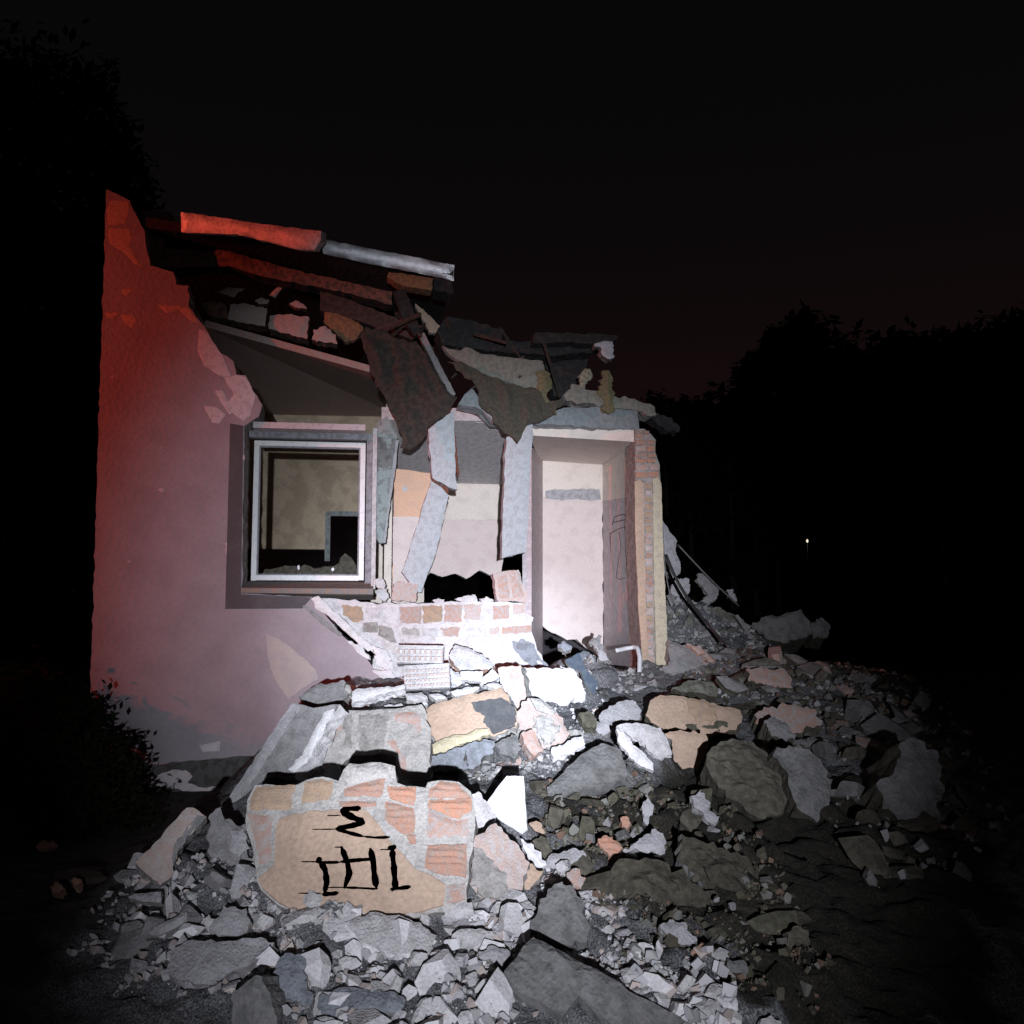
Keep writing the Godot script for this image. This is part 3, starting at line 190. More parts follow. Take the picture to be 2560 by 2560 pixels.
	["brick_pier","brick",[5.171,3.41,5.24,3.414,5.239,3.39,5.171,3.386],-0.0154163,0.05,"brick","brick",0.008],
	["brick_pier","brick",[5.17,3.37,5.238,3.374,5.238,3.348,5.169,3.344],-0.0183273,0.05,"brick_bright","brick_bright",0.008],
	["brick_pier","brick",[5.252,3.412,5.306,3.416,5.306,3.392,5.251,3.388],-0.0149298,0.05,"brick","brick",0.008],
	["brick_pier","brick",[5.251,3.373,5.306,3.376,5.305,3.35,5.251,3.347],-0.0141189,0.05,"brick_dusty","brick_dusty",0.008],
	["brick_pier","brick",[5.169,3.319,5.27,3.324,5.269,3.273,5.168,3.268],-0.0195077,0.05,"brick","brick",0.008],
	["brick_pier","brick",[5.169,3.254,5.27,3.258,5.269,3.205,5.168,3.201],-0.0153316,0.05,"brick_dusty","brick_dusty",0.008],
	["brick_pier","brick",[5.282,3.323,5.363,3.326,5.362,3.275,5.282,3.272],-0.0161615,0.05,"brick","brick",0.008],
	["brick_pier","brick",[5.281,3.256,5.361,3.26,5.36,3.207,5.28,3.203],-0.0189612,0.05,"brick_bright","brick_bright",0.008],
	["brick_pier","brick",[5.168,3.18,5.274,3.184,5.274,3.146,5.168,3.142],-0.0152864,0.05,"brick","brick",0.008],
	["brick_pier","brick",[5.166,3.126,5.272,3.13,5.272,3.09,5.166,3.086],-0.0189735,0.05,"brick_bright","brick_bright",0.008],
	["brick_pier","brick",[5.285,3.182,5.37,3.186,5.369,3.148,5.284,3.144],-0.0188027,0.05,"brick","brick",0.008],
	["brick_pier","brick",[5.285,3.129,5.37,3.133,5.369,3.093,5.285,3.089],-0.0149889,0.05,"brick_bright","brick_bright",0.008],
	["brick_pier","brick",[5.166,3.065,5.29,3.069,5.289,3.012,5.165,3.008],-0.0177619,0.05,"brick_dusty","brick_dusty",0.008],
	["brick_pier","brick",[5.164,2.992,5.288,2.997,5.288,2.937,5.164,2.933],-0.0197655,0.05,"brick_bright","brick_bright",0.008],
	["brick_pier","brick",[5.303,3.068,5.403,3.072,5.402,3.015,5.302,3.011],-0.0145203,0.05,"brick_dusty","brick_dusty",0.008],
	["brick_pier","brick",[5.301,2.995,5.401,2.999,5.4,2.94,5.3,2.936],-0.0160244,0.05,"brick_bright","brick_bright",0.008],
	["brick_pier","brick",[5.252,2.887,5.329,2.886,5.323,2.823,5.258,2.822],-0.00797858,0.05,"brick_tan","brick_tan",0.008],
	["brick_pier","brick",[5.261,2.806,5.328,2.806,5.332,2.758,5.257,2.757],-0.0125431,0.05,"brick_pale","brick_pale",0.008],
	["brick_pier","brick",[5.248,2.742,5.328,2.742,5.318,2.686,5.258,2.685],-0.00833553,0.05,"brick_tan","brick_tan",0.008],
	["brick_pier","brick",[5.25,2.67,5.328,2.669,5.32,2.606,5.258,2.605],-0.00938985,0.05,"brick_tan","brick_tan",0.008],
	["brick_pier","brick",[5.254,2.59,5.328,2.59,5.324,2.535,5.258,2.534],-0.0078658,0.05,"brick_tan","brick_tan",0.008],
	["brick_pier","brick",[5.248,2.518,5.327,2.517,5.317,2.47,5.258,2.469],-0.00970136,0.05,"brick_tan","brick_tan",0.008],
	["brick_pier","brick",[5.255,2.454,5.326,2.453,5.324,2.391,5.257,2.39],-0.00976992,0.05,"brick_tan","brick_tan",0.008],
	["brick_pier","brick",[5.262,2.375,5.326,2.374,5.331,2.327,5.258,2.326],-0.00756459,0.05,"brick_dusty","brick_dusty",0.008],
	["brick_pier","brick",[5.256,2.311,5.325,2.31,5.325,2.262,5.257,2.262],-0.00952922,0.05,"brick_dusty","brick_dusty",0.008],
	["brick_pier","brick",[5.253,2.247,5.324,2.245,5.321,2.191,5.257,2.19],-0.0107101,0.05,"brick_pale","brick_pale",0.008],
	["brick_pier","brick",[5.261,2.175,5.325,2.174,5.329,2.127,5.258,2.127],-0.00680784,0.05,"brick","brick",0.008],
	["brick_pier","brick",[5.249,2.111,5.323,2.11,5.316,2.048,5.256,2.048],-0.0121213,0.05,"brick_pale","brick_pale",0.008],
	["brick_pier","brick",[5.247,2.032,5.322,2.031,5.314,1.984,5.256,1.984],-0.0134766,0.05,"brick_tan","brick_tan",0.008],
	["brick_pier","brick",[5.246,1.969,5.323,1.968,5.313,1.913,5.257,1.913],-0.00885667,0.05,"brick","brick",0.008],
	["brick_pier","brick",[5.256,1.898,5.321,1.896,5.322,1.842,5.255,1.842],-0.0136789,0.05,"brick","brick",0.008],
	["brick_pier","brick",[5.249,1.827,5.321,1.825,5.315,1.771,5.255,1.771],-0.0137281,0.05,"brick_dusty","brick_dusty",0.008],
	["brick_pier","brick",[5.257,1.756,5.322,1.755,5.322,1.693,5.257,1.693],-0.00662205,0.05,"brick_pale","brick_pale",0.008],
	["brick_pier","brick",[5.259,1.678,5.321,1.676,5.325,1.63,5.257,1.63],-0.00833596,0.05,"brick_tan","brick_tan",0.008],
	["brick_pier","brick",[5.255,1.615,5.321,1.613,5.32,1.559,5.257,1.559],-0.00727124,0.05,"brick_pale","brick_pale",0.008],
	["brick_pier","brick",[5.251,1.544,5.32,1.543,5.315,1.496,5.256,1.496],-0.00963828,0.05,"brick_tan","brick_tan",0.008],
	["brick_pier","brick",[5.26,1.481,5.32,1.479,5.324,1.426,5.255,1.426],-0.0105716,0.05,"brick_dusty","brick_dusty",0.008],
	["brick_pier","brick",[5.252,1.411,5.32,1.409,5.316,1.363,5.256,1.363],-0.00766333,0.05,"brick","brick",0.008],
	["brick_pier","brick",[5.246,1.348,5.32,1.346,5.31,1.3,5.256,1.3],-0.00734936,0.05,"brick_dusty","brick_dusty",0.008],
	["brick_pier","brick",[5.245,1.285,5.318,1.283,5.309,1.222,5.255,1.223],-0.00992534,0.05,"brick_dusty","brick_dusty",0.008],
	["brick_pier","brick",[5.261,1.208,5.319,1.206,5.324,1.152,5.256,1.153],-0.00697819,0.05,"brick_pale","brick_pale",0.008],
	["brick_pier","brick",[5.256,1.138,5.318,1.136,5.319,1.082,5.255,1.083],-0.00927457,0.05,"brick_dusty","brick_dusty",0.008],
	["","concrete_post",[3.061,3.424,3.191,3.513,3.321,3.602,3.327,3.346,3.339,3.082,3.354,2.796,3.27,2.817,3.112,2.908,3.082,3.17],0.1,0.16,"concrete_pale","concrete_pale",0.012],
	["","concrete_post",[3.097,2.874,3.193,2.811,3.268,2.728,3.214,2.458,3.147,2.144,3.062,1.924,3.009,1.768,2.963,1.777,2.816,1.968,2.887,2.178,2.993,2.529],0.06,0.16,"concrete_pale","concrete_pale",0.01],
	["","concrete_post",[3.848,3.327,3.962,3.416,4.127,3.487,4.115,3.267,4.095,3.095,4.075,2.622,4.052,2.176,3.924,2.143,3.802,2.11,3.82,2.712,3.839,3.089],0.08,0.16,"concrete_pale","concrete_pale",0.012],
	["","reinforcing_bar",[3.31,3.341,3.335,3.352,3.384,2.946,3.356,2.939,3.323,3.105],0.13,0.03,"rust","rust",0.01],
	["","reinforcing_bar",[3.104,2.911,3.272,2.801,3.269,2.67,3.216,2.753,3.108,2.882],0.12,0.05,"rust","rust",0.01],
	["","hanging_panel",[2.532,3.386,2.577,3.526,2.655,3.571,2.763,3.359,2.744,3.178,2.688,2.626,2.661,2.279,2.599,2.268,2.568,2.31,2.545,2.299],0.35,0.12,"panel_green","concrete_pale",0.012],
	["hanging_panel","panel_edge",[2.747,3.314,2.778,3.325,2.745,3.016,2.688,2.572,2.656,2.268,2.635,2.278,2.677,2.645,2.724,3.079],0.335,0.05,"plaster_grey_pale","plaster_grey_pale",0.008],
	["hanging_panel","panel_face",[2.535,3.352,2.747,3.336,2.714,3.016,2.539,3.002],0.34,0.03,"concrete","concrete",0.006],
	["","wall_remnant",[2.751,3.118,2.956,3.099,3.173,3.069,3.107,2.688,2.998,2.23,2.891,1.722,2.745,1.721,2.748,2.455],0.95,0.12,"wall_orange","mortar_pale",0.006],
	["wall_remnant","plaster_flake",[2.835,2.918,2.875,2.929,2.899,2.889,2.856,2.862],0.945,0.01,"plaster_white_soft","plaster_white_soft",0.004],
	["wall_remnant","dado",[2.746,2.596,3.091,2.601,2.998,2.23,2.891,1.722,2.751,1.721],0.944,0.01,"paint_pink","paint_pink",0.008],
	["","brick_footing",[2.719,1.694,2.741,1.848,2.798,1.875,2.97,1.849,2.953,1.677],0.02,0.15,"brick_pale","plaster_white",0.01],
	["","roof_fascia",[0.612,5.348,0.668,5.34,1.13,5.291,1.563,5.242,2.034,5.195,2.029,5.108,1.972,5.023,1.784,5.029,1.566,5.075,1.18,5.152,0.679,5.153,0.618,5.159],-0.35,0.14,"fascia_left","fascia_left",0.008],
	["","roof_fascia",[1.999,5.181,2.47,5.11,2.884,5.056,3.292,4.995,3.293,4.839,3.172,4.865,2.472,4.965,2.011,5.044],-0.22,0.12,"fascia_right","fascia_right",0.006],
	["","eaves_block",[2.649,4.93,2.889,4.913,3.089,4.889,3.075,4.769,2.798,4.795,2.632,4.882],-0.1,0.2,"wood_orange","wood_orange",0.008],
	["","eaves_block",[3.099,4.921,3.286,4.892,3.293,4.748,3.096,4.787],-0.05,0.3,"tar","tar",0.01],
	["","sagging_beam",[0.386,5.214,0.716,5.232,1.042,5.228,1.207,5.187,1.539,5.099,2.04,5.001,2.693,4.873,2.694,4.742,2.211,4.843,1.708,4.933,1.294,5,1.046,5.075,0.722,5.05,0.497,5.01,0.368,5.042],0.35,0.25,"brick_dark","tar",0.015],
	["","chimney_stub",[0.182,5.589,0.342,5.593,0.468,5.586,0.481,5.39,0.406,5.36,0.403,5.214,0.392,5.077,0.314,5.021,0.288,5.088,0.258,5.258,0.222,5.376],0.3,0.4,"brick_dark","brick_dark",0.012],
	["","dropped_rafter",[2.943,4.332,3.007,4.344,3.158,4.047,3.323,3.731,3.271,3.67,3.159,3.914,3.009,4.211],-0.05,0.1,"plaster_grey","wood",0.006],
	["","dropped_rafter",[2.7,4.766,2.801,4.809,2.877,4.64,2.973,4.376,2.918,4.317,2.786,4.502],0,0.12,"tar","tar",0.008],
	["","roof_beam",[1.951,4.914,2.432,4.756,2.782,4.63,2.978,4.478,2.92,4.416,2.59,4.523,2.184,4.645,1.955,4.695],0.5,0.2,"wood_dark","tar",0.012],
	["","broken_tile",[2.919,4.682,3.013,4.618,3.175,4.461,3.128,4.382,3.062,4.398,2.986,4.54],0.1,0.1,"plaster_tan","mortar",0.01],
	["","roof_plate",[3.148,4.451,3.266,4.624,3.553,4.575,3.856,4.494,3.826,4.385,4.285,4.387,4.795,4.391,4.795,4.298,4.284,4.248,3.675,4.272,3.223,4.316],0.3,0.3,"tar","tar",0.02],
	["","roof_plate",[4.145,4.431,4.553,4.438,4.828,4.443,5.02,4.435,5.012,4.391,4.766,4.336,4.431,4.338,4.122,4.314],0.1,0.5,"tar","tar",0.012],
	["","roof_plate",[4.336,4.359,4.782,4.392,4.813,4.281,4.732,4.087,4.619,3.892,4.429,3.887,4.398,4.044,4.336,4.2],0.6,0.3,"tar","tar",0.02],
	["","roof_panel",[3.187,4.22,3.256,4.193,3.365,4.175,3.423,4.211,3.474,4.202,3.576,4.149,3.869,4.127,4.201,4.1,4.22,4.017,4.163,3.974,4.148,3.825,4.016,3.813,3.781,3.887,3.577,3.954,3.373,4.065,3.257,4.134],-0.05,0.12,"panel_moss","mortar",0.012],
	["","insulation_tuft",[4.133,3.983,4.214,4.005,4.273,3.965,4.281,3.847,4.235,3.728,4.301,3.612,4.337,3.546,4.271,3.559,4.228,3.668,4.155,3.814],-0.1,0.1,"insulation","insulation",0.03],
	["","insulation_tuft",[4.586,3.965,4.646,4.05,4.699,4.044,4.728,3.955,4.66,3.908,4.637,3.84,4.57,3.845,4.6,3.906],-0.02,0.1,"insulation_pale","insulation_pale",0.02],
	["","insulation_tuft",[4.762,3.803,4.807,3.864,4.823,4.014,4.883,4.016,4.919,3.868,4.924,3.63,4.879,3.569,4.819,3.597,4.806,3.715],-0.1,0.1,"insulation","insulation",0.03],
	["","eave_remnant",[4.743,4.3,4.835,4.342,4.941,4.346,4.951,4.172,4.878,4.161,4.833,4.19,4.819,4.265],0,0.15,"concrete_pale","concrete",0.015],
	["","ring_beam",[4.414,3.759,4.504,3.873,4.594,3.846,4.818,3.779,4.938,3.76,5.149,3.744,5.361,3.668,5.367,3.578,5.268,3.568,5.178,3.617,4.937,3.64,4.667,3.677,4.444,3.7],-0.05,0.25,"panel_moss","mortar",0.025],
	["","lintel",[3.358,3.649,3.495,3.815,3.554,3.728,3.7,3.585,4.126,3.509,4.423,3.636,4.828,3.648,4.949,3.651,5.191,3.636,5.211,3.433,4.977,3.435,4.676,3.442,4.378,3.456,4.126,3.472,3.715,3.468,3.583,3.597],0,0.3,"concrete_blue_pale","concrete_pale",0.015],
	["","ceiling_edge",[3.372,3.616,3.638,3.601,3.784,3.578,3.792,3.548,3.577,3.561,3.372,3.583],0.5,0.1,"plaster_white_soft","plaster_white_soft",0.008],
	["","broken_slab",[5.449,3.694,5.579,3.73,5.74,3.67,5.82,3.593,5.819,3.529,5.69,3.541,5.545,3.633],0.6,0.2,"tar","tar",0.02],
	["","interior_wall",[3.158,2.724,4.552,2.73,4.551,2.38,4.305,2.345,4.14,2.291,4.114,2.094,3.976,2.041,3.845,2.106,3.682,2.001,3.552,2.065,3.39,2.025,3.241,2.076,3.164,1.972],2.5,0.12,"paint_pink","mortar",0.01],
	["","interior_wall",[4.483,2.926,5.211,2.913,5.2,1.021,5.1,1.119,4.994,1.18,4.889,1.278,4.776,1.266,4.652,1.339,4.553,1.376,4.479,1.449],1.7,0.12,"paint_pink","mortar",0.012],
	["","wall_smear",[4.52,2.994,4.635,3.022,4.79,3.012,4.946,3.032,5.169,3.027,5.186,2.911,5.034,2.893,4.901,2.913,4.723,2.892,4.535,2.911],1.675,0.008,"plaster_grey_pale","plaster_grey_pale",0.008],
]
const HOUSE_PLANES = [
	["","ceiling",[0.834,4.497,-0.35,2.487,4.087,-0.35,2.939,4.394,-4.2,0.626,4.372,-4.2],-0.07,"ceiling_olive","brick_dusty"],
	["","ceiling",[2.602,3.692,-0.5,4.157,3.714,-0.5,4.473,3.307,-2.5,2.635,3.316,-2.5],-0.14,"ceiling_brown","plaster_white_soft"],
	["","interior_wall",[2.505,3.366,-2.5,3.152,3.353,-2.5,3.168,1.561,-2.5,2.531,1.561,-2.5],0.12,"paint_cream","paint_cream"],
	["","interior_wall",[3.152,3.353,-2.5,4.54,3.308,-2.5,4.539,2.73,-2.5,3.158,2.724,-2.5],0.12,"paint_cream","paint_cream"],
	["","ceiling",[4.125,3.516,-0.3,5.184,3.431,-0.05,5.21,3.443,-1.7,4.473,3.477,-1.7],-0.12,"paint_cream","paint_cream"],
	["","interior_wall",[4.485,3.49,-1.7,5.216,3.456,-1.7,5.211,2.913,-1.7,4.483,2.926,-1.7],0.12,"paint_cream","paint_cream"],
	["","interior_wall",[5.217,3.481,-1.7,5.176,3.425,-0.02,5.184,2.755,-0.02,5.211,2.894,-1.7],0.1,"paint_cream","paint_cream"],
	["","interior_wall",[5.211,2.894,-1.7,5.184,2.755,-0.02,5.21,0.999,-0.02,5.212,1.009,-1.7],0.1,"paint_purple","paint_purple"],
	["","interior_wall",[4.237,3.369,-0.9,4.498,3.49,-1.7,4.49,0.953,-1.7,4.233,0.991,-0.9],0.1,"paint_purple","paint_purple"],
]
const RODS = [
	["bent_pipe","bent white pipe standing at the foot of the brick pier","pipe","",0.022,"tile_white",[0.987,1.208,-9.85,1.079,1.226,-9.9,1.166,1.241,-9.9,1.196,1.232,-9.85,1.208,1.148,-9.8,1.197,1.011,-9.75]],
	["steel_rod","straight steel rod slanting down the ridge of the right heap","rod","",0.012,"steel",[1.902,2.357,-11.75,2.181,2.054,-11.75,2.367,1.865,-11.75,2.589,1.657,-11.75]],
	["steel_rod","bowed steel rod running from the pier down the right heap, inner one","rod","",0.014,"steel",[1.657,2.208,-11.2,1.738,2.005,-11.1,1.86,1.716,-10.9,1.991,1.473,-10.6,2.161,1.228,-10.3]],
	["steel_rod","bowed steel rod running from the pier down the right heap, outer one","rod","",0.012,"steel",[1.7,2.215,-11.3,1.79,1.916,-11.1,1.945,1.611,-10.9,2.025,1.439,-10.6,2.096,1.26,-10.3]],
	["dangling_cable","thin cable hanging beside the yellow render strip","cable","",0.008,"steel",[1.601,2.579,-10.9,1.606,2.331,-10.9,1.628,2.031,-10.9,1.668,1.786,-10.9,1.718,1.646,-10.9]],
]
const ZONES = [
	["plaster_lump","in the pale heap at the bottom foreground","white lumps in the bottom foreground",[-1.137,-5.418,-0.179,-5.438,0.114,-5.195,-0.014,-4.708,-0.147,-4.514,-0.901,-4.514],64,450,0.03,0.1,["plaster_white", "plaster_white_soft", "plaster_white"],[0.6,0.58,0.585,0.5,0.48,0.485,0.4,0.385,0.38,0.46,0.44,0.44,0.52,0.43,0.39]],
	["plaster_lump","in the pale streak right of the diagonal beam","white lumps right of the beam",[0.556,-5.282,0.619,-5.263,0.708,-5.146,0.82,-5.01,0.913,-4.893,1.01,-4.786,0.945,-4.689,0.836,-4.689,0.71,-4.806,0.555,-4.932],50,350,0.034,0.085,["plaster_white", "plaster_white_soft"],[0.6,0.58,0.585,0.5,0.48,0.485,0.4,0.385,0.38,0.46,0.44,0.44,0.52,0.43,0.39]],
	["plaster_lump","between grey boulder and dark soil","pale lumps beside the grey boulder",[0.155,-5.928,0.287,-5.967,0.384,-5.752,0.6,-5.595,0.566,-5.37,0.503,-5.331,0.436,-5.516,0.329,-5.732,0.186,-5.752],30,300,0.018,0.06,["plaster_white_soft", "plaster_grey_pale", "brick_pale"],[0.6,0.58,0.585,0.5,0.48,0.485,0.4,0.385,0.38,0.46,0.44,0.44,0.52,0.43,0.39]],
	["plaster_lump","along the diagonal beam's upper edge","white lumps along the beam",[0.202,-5.263,0.364,-5.244,0.462,-5.078,0.541,-4.942,0.499,-4.913,0.36,-5.078],16,120,0.016,0.05,["plaster_white_soft", "plaster_white"],[0.6,0.58,0.585,0.5,0.48,0.485,0.4,0.385,0.38,0.46,0.44,0.44,0.52,0.43,0.39]],
	["plaster_lump","below the painted slab's right end","white lumps under the painted slab",[-0.272,-5.565,-0.116,-5.585,0.059,-5.614,0.118,-5.516,0.062,-5.146,-0.034,-5.078,-0.201,-5.117],36,250,0.026,0.085,["plaster_white_soft", "plaster_white"],[0.6,0.58,0.585,0.5,0.48,0.485,0.4,0.385,0.38,0.46,0.44,0.44,0.52,0.43,0.39]],
	["plaster_lump","in the strip of debris under the mauve wall","pale lumps below the mauve wall",[-4.298,-21.651,-1.5,-9.567,-1.007,-9.695,-0.563,-9.506,-0.1,-9.635,-0.123,-9.347,-0.72,-8.285,-1.206,-8.462,-1.712,-8.892],34,500,0.018,0.06,["plaster_white_soft", "mortar_pale", "plaster_white"],[0.6,0.58,0.585,0.5,0.48,0.485,0.4,0.385,0.38,0.46,0.44,0.44,0.52,0.43,0.39]],
	["rubble_bit","in the crumbly strip right of the foam","bits right of the foam strip",[-0.345,-7.663,0.06,-7.79,0.652,-8.157,0.65,-7.874,0.182,-7.51,-0.075,-7.255,-0.31,-7.372],34,500,0.018,0.06,["plaster_grey", "mortar_pale", "brick_dusty", "plaster_white_soft"],[0.34,0.33,0.325,0.26,0.25,0.245,0.2,0.185,0.17,0.4,0.385,0.375]],
	["rubble_bit","on the steep debris below the brick sill","bits below the brick sill",[-1.431,-12.092,0.297,-12.092,0.799,-9.94,0.759,-8.728,0.375,-8.298,-0.57,-9.625,-1.118,-9.95],38,600,0.02,0.07,["plaster_white", "plaster_white_soft", "brick_pale", "mortar_pale"],[0.6,0.58,0.585,0.5,0.48,0.485,0.4,0.385,0.38,0.46,0.44,0.44,0.52,0.43,0.39]],
	["rubble_bit","scattered on the dark soil slope","bits on the dark soil",[0.254,-7.098,0.78,-7.197,1.202,-6.891,1.427,-6.045,1.468,-5.516,1.216,-4.893,0.946,-5.059,0.694,-5.516,0.472,-5.947],40,1300,0.014,0.05,["soil_stone", "plaster_grey", "concrete", "plaster_grey_pale", "brick"],[0.09,0.08,0.055,0.12,0.105,0.075,0.07,0.06,0.04,0.1,0.09,0.065,0.2,0.19,0.17,0.19,0.12,0.085]],
	["rubble_bit","on the right slope beyond the tan boulder","bits on the right slope",[1.644,-10.801,2.487,-10.861,3.254,-10.039,3.526,-9.119,2.985,-7.759,2.248,-7.759,2.023,-8.89,1.602,-9.744],90,1000,0.03,0.11,["plaster_grey", "brick_dusty", "concrete", "moss_stone", "soil_stone"],[0.34,0.33,0.325,0.26,0.25,0.245,0.2,0.185,0.17,0.4,0.385,0.375,0.09,0.08,0.055,0.12,0.105,0.075,0.07,0.06,0.04,0.1,0.09,0.065,0.2,0.19,0.17,0.19,0.12,0.085]],
	["rubble_bit","on the heap behind the brick pier","bits behind the pier",[1.822,-12.033,2.19,-12.041,2.771,-12.077,2.7,-11.023,1.944,-10.74,1.674,-10.993],24,400,0.03,0.09,["plaster_grey", "moss_stone", "concrete"],[0.34,0.33,0.325,0.26,0.25,0.245,0.2,0.185,0.17,0.4,0.385,0.375]],
	["rubble_bit","in the shadowy rubble at left foreground","bits at left foreground",[-2.275,-6.306,-1.928,-5.931,-1.746,-6.018,-1.42,-5.898,-1.135,-5.204,-1.23,-4.884,-1.679,-4.952,-1.993,-5.402],46,450,0.024,0.09,["plaster_grey_pale", "plaster_white_soft", "plaster_white", "plaster_grey"],[0.6,0.58,0.585,0.5,0.48,0.485,0.4,0.385,0.38,0.46,0.44,0.44,0.52,0.43,0.39]],
	["rubble_bit","among the dim far right rubble","bits at far right",[3.756,-12.118,3.997,-10.071,3.225,-7.385,2.52,-5.83,1.937,-5.957,2.063,-6.754,2.573,-6.941],16,500,0.03,0.1,["concrete", "soil_stone", "plaster_grey"],[0.34,0.33,0.325,0.26,0.25,0.245,0.2,0.185,0.17,0.4,0.385,0.375,0.09,0.08,0.055,0.12,0.105,0.075,0.07,0.06,0.04,0.1,0.09,0.065,0.2,0.19,0.17,0.19,0.12,0.085]],
	["earth_lump","on the soil slope right of the painted slab","earth lumps on the slope",[0.154,-7.128,0.78,-7.197,1.202,-6.891,1.427,-6.045,1.511,-5.516,1.409,-4.786,1.04,-4.786,0.789,-5.302,0.51,-5.752,0.343,-5.967],38,500,0.03,0.11,["soil", "soil_stone", "soil", "moss"],[0.09,0.08,0.055,0.12,0.105,0.075,0.07,0.06,0.04,0.1,0.09,0.065,0.2,0.19,0.17,0.19,0.12,0.085]],
	["earth_lump","at the far right, near the limit of the light","earth lumps at far right",[2.681,-9.008,3.471,-8.775,3.1,-6.941,2.528,-5.713,1.894,-5.83,2.047,-6.941],40,0,0.05,0.15,["soil", "soil_stone", "concrete"],[0.09,0.08,0.055,0.12,0.105,0.075,0.07,0.06,0.04,0.1,0.09,0.065,0.2,0.19,0.17,0.19,0.12,0.085]],
	["rubble_bit","in the dark debris at the foot of the niche","bits at the foot of the niche",[0.737,-12.112,1.25,-10.455,1.416,-9.94,1.321,-9.46,0.822,-9.272,0.638,-9.695],12,150,0.03,0.08,["plaster_grey", "concrete_blue", "plaster_grey_pale"],[0.34,0.33,0.325,0.26,0.25,0.245,0.2,0.185,0.17,0.4,0.385,0.375]],
	["plaster_lump","along the foot of the painted slab","white lumps at the painted slab's foot",[-1.401,-5.654,-1.232,-5.536,-1.001,-5.487,-0.563,-5.477,-0.238,-5.536,-0.205,-5.418,-0.548,-5.34,-0.975,-5.35,-1.29,-5.438],30,250,0.018,0.06,["plaster_white", "plaster_white_soft", "plaster_grey_pale"],[0.6,0.58,0.585,0.5,0.48,0.485,0.4,0.385,0.38,0.46,0.44,0.44,0.52,0.43,0.39]],
]
const WALL_SCRIBBLES = [[5.206,2.57,-1.197,5.203,2.644,-1.094,5.196,2.629,-0.642,5.194,2.587,-0.518],[5.205,2.587,-1.148,5.195,2.562,-0.563,5.195,2.524,-0.483],[5.21,2.478,-1.353,5.203,2.494,-0.925,5.195,2.485,-0.487],[5.21,2.474,-1.305,5.212,2.325,-1.302,5.214,2.154,-1.263,5.214,2.024,-1.164],[5.203,2.459,-0.883,5.204,2.291,-0.812,5.209,2.117,-0.967,5.213,1.978,-1.075],[5.196,2.465,-0.489,5.199,2.271,-0.528,5.203,2.076,-0.575],[5.213,1.978,-1.075,5.211,1.942,-0.941,5.206,1.944,-0.633],[5.211,2.456,-1.346,5.215,2.158,-1.34]]
const SOIL_ZONE = [0.158,-7.098,0.767,-7.098,1.295,-7.887,2.025,-7.779,2.768,-7,2.773,-5.928,1.944,-4.474,1.086,-4.474,0.843,-5.234,0.53,-5.761]
const HOUSE_AT = Vector3(-3.857, 0, -9.6)

const PROFILE = [[1.0, -0.5], [2.0, -0.85], [3.0, -0.72], [4.0, -0.45], [4.6, -0.28], [5.4, -0.02], [6.0, 0.13], [7.0, 0.34], [8.2, 0.56], [9.5, 0.86], [10.3, 1.05], [11.0, 1.05], [16.0, 0.8], [20.0, 0.2]]
const GROUND_PROFILE = [[-3.0, -0.05], [1.0, -0.5], [2.0, -0.9], [3.0, -0.8], [4.6, -0.4], [5.6, -0.05], [300.0, -0.05]]

var M := {}
var taken := {}
var house: Node3D
var house_parts := {}
var lumps := FastNoiseLite.new()
var rng := RandomNumberGenerator.new()
var rock_meshes := []
var noise_images := []
var grain_normal: ImageTexture
var lump_normal: ImageTexture
var wood_normal: ImageTexture

func _ready():
	# camera
	var cam := Camera3D.new()
	cam.name = "camera"
	add_child(cam)
	cam.position = Vector3(0, 1.5, 0)
	cam.rotation_degrees.x = 6.0
	cam.fov = 53.0
	cam.far = 400.0
	cam.near = 0.05
	cam.current = true
	# night sky with a faint red glow low down
	var env := Environment.new()
	env.background_mode = Environment.BG_SKY
	var sky := Sky.new()
	var sm := ProceduralSkyMaterial.new()
	sm.sky_top_color = Color(0.028, 0.028, 0.031)
	sm.sky_horizon_color = Color(0.19, 0.082, 0.085)
	sm.sky_curve = 0.085
	sm.ground_bottom_color = Color(0.01, 0.01, 0.01)
	sm.ground_horizon_color = Color(0.01, 0.01, 0.01)
	sm.energy_multiplier = 1.0
	sky.sky_material = sm
	env.sky = sky
	env.tonemap_mode = Environment.TONE_MAPPER_LINEAR
	env.tonemap_exposure = 1.0
	env.sdfgi_enabled = true
	env.ssao_enabled = true
	env.ssil_enabled = true
	var we := WorldEnvironment.new()
	we.name = "environment"
	we.environment = env
	add_child(we)
	var moon := DirectionalLight3D.new()
	moon.name = "night_sun"
	moon.light_energy = 0.0015
	moon.light_angular_distance = 10.0
	moon.light_color = Color(0.8, 0.85, 1.0)
	moon.sky_mode = DirectionalLight3D.SKY_MODE_LIGHT_ONLY
	moon.rotation_degrees = Vector3(-55, 30, 0)
	moon.shadow_enabled = true
	add_child(moon)
	# noise sources, materials
	lumps.seed = 11
	lumps.noise_type = FastNoiseLite.TYPE_SIMPLEX
	lumps.frequency = 1.0
	lumps.fractal_octaves = 4
	make_noise()
	make_materials()
	make_lamps()
	make_fills()
	make_ground()
	make_house()
	make_chunks()
	make_blocks()
	make_rods()
	make_zones()
	make_trees()

# ---------------------------------------------------------------- naming
func numbered(n: String) -> String:
	if not taken.has(n):
		taken[n] = 0
		return n
	taken[n] += 1
	return "%s_%03d" % [n, taken[n]]

func tag(o: Node, label: String, category: String, group := "", kind := ""):
	if label != "": o.set_meta("label", label)
	if category != "": o.set_meta("category", category)
	if group != "": o.set_meta("group", group)
	if kind != "": o.set_meta("kind", kind)

